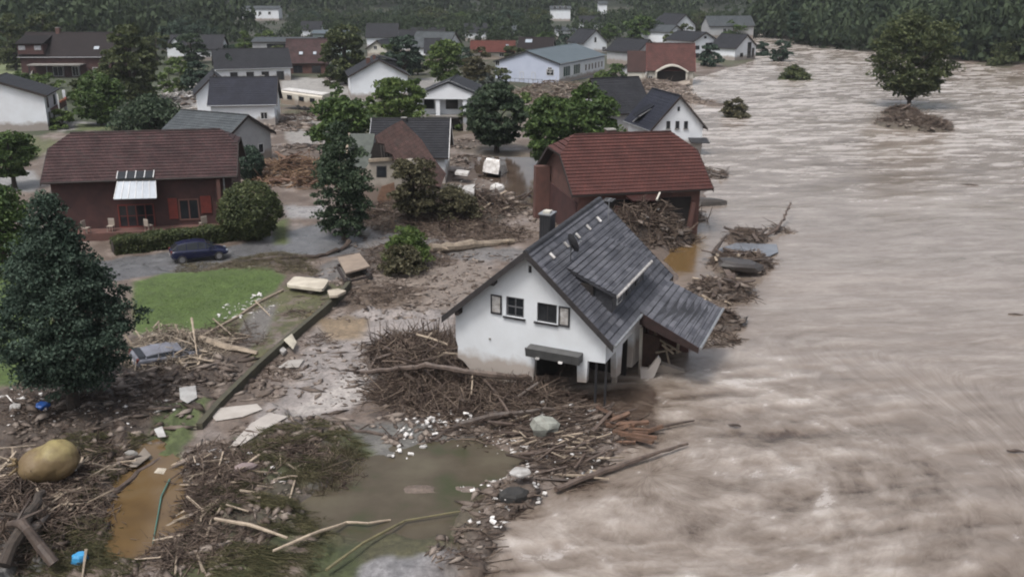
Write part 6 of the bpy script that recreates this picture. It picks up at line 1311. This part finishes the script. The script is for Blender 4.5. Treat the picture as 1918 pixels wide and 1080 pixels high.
tangle('far_debris','wreckage in the ravaged gardens at the upper left',[(340,185,6,.8),(320,215,5,.6),(360,160,6,.6),(240,215,5,.4)],900,(.8,3.5),(.04,.16),leafm('pale_wreckage',(.07,.06,.05),(.2,.18,.16),(.5,.48,.46),0.),.3)
tangle('far_debris','wreckage and branches before the blue-white hall',[(1050,172,8,1.0),(1000,185,6,.6),(960,180,5,.4)],900,(.8,3.),(.04,.14),leafm('brown_wreckage',(.05,.035,.028),(.11,.08,.06),(.28,.24,.20),0.),.3)
tangle('far_debris','broken timber before the dark red building at the river',[(1230,165,4.5,.9),(1262,180,4,.6),(1310,190,3.,.3)],700,(.8,3.),(.03,.12),leafm('riverside_wreckage',(.05,.035,.028),(.12,.09,.07),(.36,.3,.26),0.),.3)
tangle('far_debris','brown debris under the mobile home',[(560,222,5,.6),(600,215,4,.4),(540,240,3,.3)],420,(.6,2.4),(.03,.1),twigm,.3)
tangle('flattened_grass','combed wet grass lying on the debris right of the drowned strip',[(480,960,2.6,.3),(540,880,2.4,.3),(560,830,2.4,.3),(500,1010,2.4,.25),(470,1060,2.4,.2),(620,850,1.6,.25),(440,960,1.6,.2)],15000,(.25,.9),(.006,.02),grassd,.2,flow=-.25,fl=.62,curve=.4,patch=(.8,-.02))
tangle('flattened_grass','combed wet grass on the left foreground mounds',[(190,850,2.0,.25),(200,930,1.8,.25),(170,1000,1.8,.25),(130,1060,1.8,.2),(200,1060,1.6,.2),(240,830,1.6,.15)],9000,(.2,.8),(.006,.02),grassd,.2,flow=-.5,fl=.55,curve=.4,patch=(.8,-.03))
tangle('reeds','standing reeds at the edge of the drowned lawn',[(640,855,.8,.2),(645,880,.8,.2),(600,905,1.2,.1)],900,(.4,1.1),(.006,.014),twigg,2.2)
tangle('litter_flecks','tiny white scraps scattered through the spit debris',[(1010,830,2.4,.1),(900,800,2.6,.1),(1130,800,1.8,.2),(960,880,1.6,.0),(860,790,1.2,.2),(935,960,.8,0)],420,(.04,.22),(.02,.05),trash_w,.3)
tangle('litter_flecks','tiny white scraps scattered over the left foreground',[(420,880,1.6,.3),(500,905,1.0,.2),(60,770,2.0,.1),(130,930,1.8,.3),(20,910,1.2,.2),(330,640,1.6,.2),(470,590,2.0,.0),(260,960,2.2,0)],260,(.04,.16),(.015,.04),trash_w,.3)
tangle('litter_flecks','white scraps scattered over the debris around the ruined house',[(850,370,3.5,.8),(900,350,3.5,.5),(930,390,3,.4),(820,400,3,.4),(1000,390,1.5,.2),(1210,405,3.,.4)],200,(.1,.5),(.03,.09),trash_w,.3)
tangle('litter_flecks','pale scraps on the upper-left wreckage',[(340,190,7,.8),(300,170,5,.6),(380,170,5,.5)],260,(.2,1.2),(.05,.2),trash_w,.3)
tangle('lawn_grass','short green lawn behind the fallen fence rail',[(350,560,4.0,0.),(420,555,4.,0),(300,590,3.,0),(460,540,2.6,0),(350,600,2.6,0)],9000,(.05,.14),(.006,.012),grassg,1.2,z0=.0)

def clods(name,label,blobs,n,sz,mat,z0=0.,flat=.6):
    '''mass of small irregular lumps nobody could count'''
    W=np.array([b[2]**2 for b in blobs]); bi=rng.choice(len(blobs),n,p=W/W.sum()); cen=np.array([list(P(b[0],b[1]))[:2] for b in blobs]); R=np.array([b[2] for b in blobs])
    a=rng.random(n)*6.283; r=R[bi]*np.sqrt(rng.random(n))*1.1; x=cen[bi,0]+r*np.cos(a); y=cen[bi,1]+r*np.sin(a); z=ghr(x,y); k=z>-.25; x,y,z=x[k],y[k],z[k]; n=len(x)
    s=sz[0]+(sz[1]-sz[0])*rng.random(n)**3; o=np.array([[1,0,0],[0,1,0],[-1,0,0],[0,-1,0],[0,0,1],[0,0,-1]],float)
    V=o[None]*s[:,None,None]*(.55+.9*rng.random((n,6,1))); t=rng.random(n)*6.28; c_,s_=np.cos(t)[:,None],np.sin(t)[:,None]
    st=1+rng.random(n)[:,None]**2*3.2; X_=(V[...,0]*st)*c_-V[...,1]*s_; Y_=(V[...,0]*st)*s_+V[...,1]*c_
    V=np.stack([X_+x[:,None],Y_+y[:,None],V[...,2]*flat*.7+z[:,None]+z0+s[:,None]*.15],-1).reshape(-1,3)
    f=np.array([[0,1,4],[1,2,4],[2,3,4],[3,0,4],[1,0,5],[2,1,5],[3,2,5],[0,3,5]]); F=(f[None]+np.arange(n)[:,None,None]*6).reshape(-1,3)
    return tag(rawmesh(name,V,F,mat,nside=3),label,'rubble',kind='stuff')
cl_m=leafm('mud_coated_rubble',(.035,.026,.021),(.085,.064,.052),(.21,.175,.15),0.,.6)
clods('rubble','mud-coated rubble strewn over the left foreground',[(80,940,2.6),(60,1040,2.4),(200,900,2.4),(400,880,2.2),(440,960,2.6),(350,1050,2.4),(200,790,4.),(330,720,3.),(460,720,2.5),(540,830,2.5)],3200,(.03,.28),cl_m)
clods('white_rubble','white and pale fragments along the litter line before the tilted house',[(800,805,1.4),(850,790,1.2),(770,830,.9),(750,858,.7),(970,800,1.8),(1030,790,1.8),(1110,780,1.4),(1060,860,1.8),(960,940,1.),(920,980,.8),(900,910,1.2),(1000,830,2.2)],420,(.02,.13),trash_w)
clods('white_rubble','white and pale fragments over the left foreground debris',[(410,885,1.6),(490,905,1.2),(60,775,2.),(130,930,1.8),(110,785,1.6),(320,650,1.8),(460,590,1.6),(30,920,1.4),(250,780,2.4)],330,(.02,.12),trash_w)
clods('white_rubble','white fragments around the ruined house',[(850,370,3.5),(920,360,3.5),(820,400,3.),(980,390,2.),(1215,440,3.)],160,(.05,.3),trash_w)
clods('rubble','mud-coated rubble in and around the front pile',[(960,925,1.6),(915,975,1.4),(880,1040,1.4),(820,720,3.6),(960,770,3.2),(1080,810,2.8),(1050,870,2.),(740,700,2.6),(780,800,2.)],2000,(.03,.25),cl_m)
clods('rubble','mud clods and stones over the scoured yard',[(700,560,4.5),(800,560,4.5),(620,680,3.),(880,500,4.),(700,520,4.),(960,420,4.),(760,440,5.),(600,760,2.5)],2600,(.03,.2),cl_m)
clods('rubble','rubble around the ruined house and its yard',[(780,400,5.),(880,380,5.),(940,390,4.),(880,300,4.),(850,270,3.5),(560,330,6.),(560,280,4.),(1215,446,3.4),(1170,452,3.),(1250,440,2.6),(1390,492,2.5),(1350,545,2.4),(1340,600,1.8),(1712,232,6.)],3600,(.05,.42),cl_m)
clods('rubble','rubble in the wrecked gardens of the village',[(340,190,10),(300,215,7),(1040,175,9),(960,185,6),(1240,170,6),(570,235,6),(640,260,4)],1500,(.08,.7),cl_m)
tangle('root_tangle','dark branches heaped on the left foreground mounds',[(90,945,2.2,.5),(50,1030,1.8,.6),(160,980,1.6,.4),(190,870,1.5,.25),(20,950,1.6,.4)],1500,(.4,1.8),(.015,.05),twigm,.35)
tangle('root_tangle','dark branches heaped between the ditch and the drowned lawn',[(410,890,1.6,.4),(390,960,1.5,.4),(440,930,1.4,.3),(350,1040,1.5,.4),(540,850,1.6,.2),(600,870,1.4,.2),(640,900,1.,.2)],1500,(.4,1.6),(.012,.04),twigm,.35)
tangle('twig_tangle','sticks along the lawn edge and the garden wall foot',[(430,630,1.8,.2),(400,650,1.6,.2),(470,650,1.4,.1),(560,600,1.,.1),(600,640,1.2,.1),(690,560,1.8,.25),(740,550,1.8,.25),(520,700,1.4,.15)],1100,(.25,1.3),(.01,.035),twigm,.3)
tangle('root_tangle','tall broken branches in front of the torn red-roofed house',[(1160,455,2.6,.9),(1205,448,3.0,1.0),(1250,445,2.2,.7),(1285,405,1.8,.4)],1500,(.6,2.4),(.02,.07),twigm,.6)
# countable planks, boards and white pieces: each an object of its own
def proto_plank(L,w,t,mat): mb=MB(); mb.box((0,0,0),(L,w,t)); return mb
def scatter_objs(name,cat,label,group,blobs,n,make,zl=.1,tilt=.25,flow=None):
    meshes=[make(k) for k in range(4)]; out=[]
    for i in range(n):
        px,py,R,Hh=random.choice(blobs); c=P(px,py); a=random.random()*6.28; r=R*math.sqrt(random.random()); x,y=c.x+r*math.cos(a),c.y+r*math.sin(a)
        z=max(gz(x,y),-.14)+Hh*max(0,1-(r/R)**2)*random.random()+zl*random.random()+.03
        rz=random.random()*6.28 if flow is None else flow+random.gauss(0,.35)
        o=link(name,meshes[i%4],None,(x,y,z),(random.gauss(0,tilt),random.gauss(0,tilt),rz)); s=random.uniform(.6,1.25); o.scale=(s,s*random.uniform(.8,1.2),1); tag(o,label,cat,group); out.append(o)
    return out
def mk(dims,mat,jit=.12):
    def f(k):
        r=random.Random(k+int(dims[0]*100)); L,w,t=[d_*(1+r.uniform(-.25,.25)) for d_ in dims]; 
        mb=MB(); x=[-L/2,-L*.1,L*.3,L/2]; R=[]
        for i,xx in enumerate(x):
            o=r.uniform(-1,1)*w*jit; ww=w*(1-.25*r.random()*(i in(0,3))); R.append([Vector((xx+r.uniform(-.1,.1)*w,o-ww/2,-t/2)),Vector((xx,o+ww/2,-t/2)),Vector((xx,o+ww/2,t/2)),Vector((xx+r.uniform(-.1,.1)*w,o-ww/2,t/2))])
        mb.rings(R); o=mb.build('tmp',mat); me=o.data; bpy.data.objects.remove(o); me.name='debris_piece'; return me
    return f
scatter_objs('plank','plank','weathered brown plank among the splinters of the spit','planks on the spit below the tilted house',[(1070,840,2.0,.3),(1100,805,2.0,.4),(1050,870,1.6,.2),(1000,800,1.8,.2)],46,mk((1.7,.13,.06),wetwood),flow=.45)
scatter_objs('plank','plank','orange-brown split timber at the right tip of the spit','split timbers at the spit tip',[(1165,805,1.2,.3),(1185,815,1.0,.2)],14,mk((1.7,.20,.12),orangewood),flow=-.15)
scatter_objs('pale_splinter','splinter','pale bare splinter among the dark spit debris','pale splinters on the spit',[(1010,850,1.8,.2),(1060,885,1.5,.2),(980,820,1.6,.2),(1100,850,1.6,.2)],34,mk((1.1,.07,.05),palewood),flow=.0)
scatter_objs('branch','branch','bare brown branch lying on the pile against the tilted house','branches on the front pile',[(820,710,3.0,1.2),(930,750,2.8,.8),(760,690,2,.9)],40,mk((2.6,.09,.08),wetwood,.4),tilt=.35)
scatter_objs('pale_branch','branch','pale broken branch end sticking out of the front pile','pale branches on the front pile',[(830,700,2.6,1.3),(900,740,2.6,.9),(780,670,1.6,1.0)],14,mk((1.5,.08,.07),palewood,.4),tilt=.5)
scatter_objs('white_fragment','fragment','white broken foam fragment in the litter line below the front pile','white fragments along the litter line',[(800,805,1.0,.3),(850,790,1.0,.3),(770,830,.8,.1),(750,855,.6,.1),(970,800,1.4,.3),(1030,790,1.4,.3),(1110,780,1.2,.4),(1060,860,1.5,.2)],64,mk((.20,.12,.06),trash_w))
scatter_objs('white_fragment','fragment','white scrap on the drowned shore at the end of the spit','white scraps at the spit end',[(930,960,.5,.1),(915,990,.4,.1),(900,910,1.0,.0),(985,935,1.0,.2),(1000,925,.8,.2)],14,mk((.18,.11,.05),trash_w))
scatter_objs('plank','plank','grey plank scattered near the crushed car','planks around the crushed car',[(310,655,1.8,.9),(330,680,2.2,.4),(390,650,1.8,.1),(430,640,1.6,.1),(350,690,1.8,.1)],48,mk((1.6,.12,.05),palewood))
scatter_objs('white_scrap','scrap','white scrap lying along the fallen fence rail','white scraps along the fence rail',[(470,572,1.0,.05),(440,600,1.0,.05),(400,625,1.0,.05),(490,562,.6,.05)],12,mk((.24,.14,.06),trash_w))
scatter_objs('plank','plank','pale plank on the left foreground debris','planks on the left foreground debris',[(120,930,1.8,.3),(170,960,1.4,.2),(90,960,1.6,.3),(50,900,1.6,.3),(180,900,1.,.1)],44,mk((1.5,.10,.05),palewood))
scatter_objs('white_scrap','scrap','white plastic scrap on the left foreground debris','white scraps in the left foreground',[(410,880,1.2,.3),(490,905,.9,.2),(60,775,1.6,.1),(130,925,1.4,.3),(110,780,1.4,.1),(470,875,.8,.2)],24,mk((.17,.11,.05),trash_w))
scatter_objs('plank','plank','pale plank beside the ditch in the foreground','planks beside the ditch',[(400,900,1.6,.2),(370,970,1.2,.2),(420,980,1.4,.2),(340,1050,1.4,.2),(460,930,1.4,.2),(540,900,1.6,.1)],44,mk((1.2,.08,.05),palewood))
scatter_objs('broken_board','board','brown broken board in the heap around the ruined house','boards around the ruined house',[(780,405,4.0,1.0),(880,390,3.6,.8),(940,385,2.6,.5),(880,300,3.,.2),(860,330,2.5,.3)],60,mk((2.0,.22,.08),wetwood))
scatter_objs('pale_board','board','pale board in the heap around the ruined house','pale boards around the ruined house',[(800,400,4.0,1.0),(880,380,3.6,.8),(930,395,2.6,.5)],24,mk((1.7,.18,.08),palewood))
scatter_objs('broken_board','board','orange-brown board in the heap right of the timber house','boards right of the timber house',[(555,322,4.0,1.0),(590,345,2.8,.7),(520,342,2.2,.5)],46,mk((2.4,.24,.1),orangewood))
scatter_objs('broken_board','board','grey board washed up before the torn red-roofed house','boards before the red-roofed house',[(1215,446,3.0,.7),(1185,452,2.6,.6),(1250,442,2.2,.5),(1330,330,1.6,.5)],54,mk((1.6,.25,.08),surf('grey_broken_board',(.16,.135,.12),(.10,.085,.075),.6,2.,.2,rand=.4)))
scatter_objs('broken_board','board','dark wet board on the debris islets in the river','boards on the river islets',[(1390,492,2.2,.35),(1350,545,2.0,.4),(1335,600,1.4,.3),(1395,447,1.6,.3)],40,mk((1.7,.3,.08),wetwood))
scatter_objs('pale_scrap','scrap','pale scrap on the debris islets in the river','pale scraps on the river islets',[(1350,530,2.0,.4),(1390,492,2.2,.35),(1330,560,1.4,.2)],18,mk((.7,.2,.08),palewood))
scatter_objs('pale_board','board','pale board on the mound of the big river tree','boards on the river tree mound',[(1712,230,4.6,.6),(1690,212,2.6,.5)],22,mk((2.2,.35,.12),wetwood))
scatter_objs('pale_board','board','pale slab of wreckage in the upper-left gardens','pale wreckage in the upper-left gardens',[(335,165,5.,.6),(345,195,5,.6),(320,215,4,.4),(372,190,4,.5)],34,mk((2.2,.9,.12),surf('pale_wreck_board',(.42,.41,.40),(.28,.26,.25),.6,2.,.1,rand=.4)))

# ------------------------------------------------------------------ damp air
mb=MB(); mb.bb(-700,700,-40,1200,-2.6,140); hz=mb.build('haze',[]); m=bpy.data.materials.new('damp_air'); m.use_nodes=True; n=m.node_tree; n.nodes.clear()
out=n.nodes.new('ShaderNodeOutputMaterial'); v=n.nodes.new('ShaderNodeVolumePrincipled'); v.inputs['Density'].default_value=.00016; v.inputs['Color'].default_value=(.85,.9,.95,1); v.inputs['Anisotropy'].default_value=.2
n.links.new(v.outputs[0],out.inputs['Volume']); hz.data.materials.append(m); tag(hz,'thin damp haze filling the valley',kind='stuff')
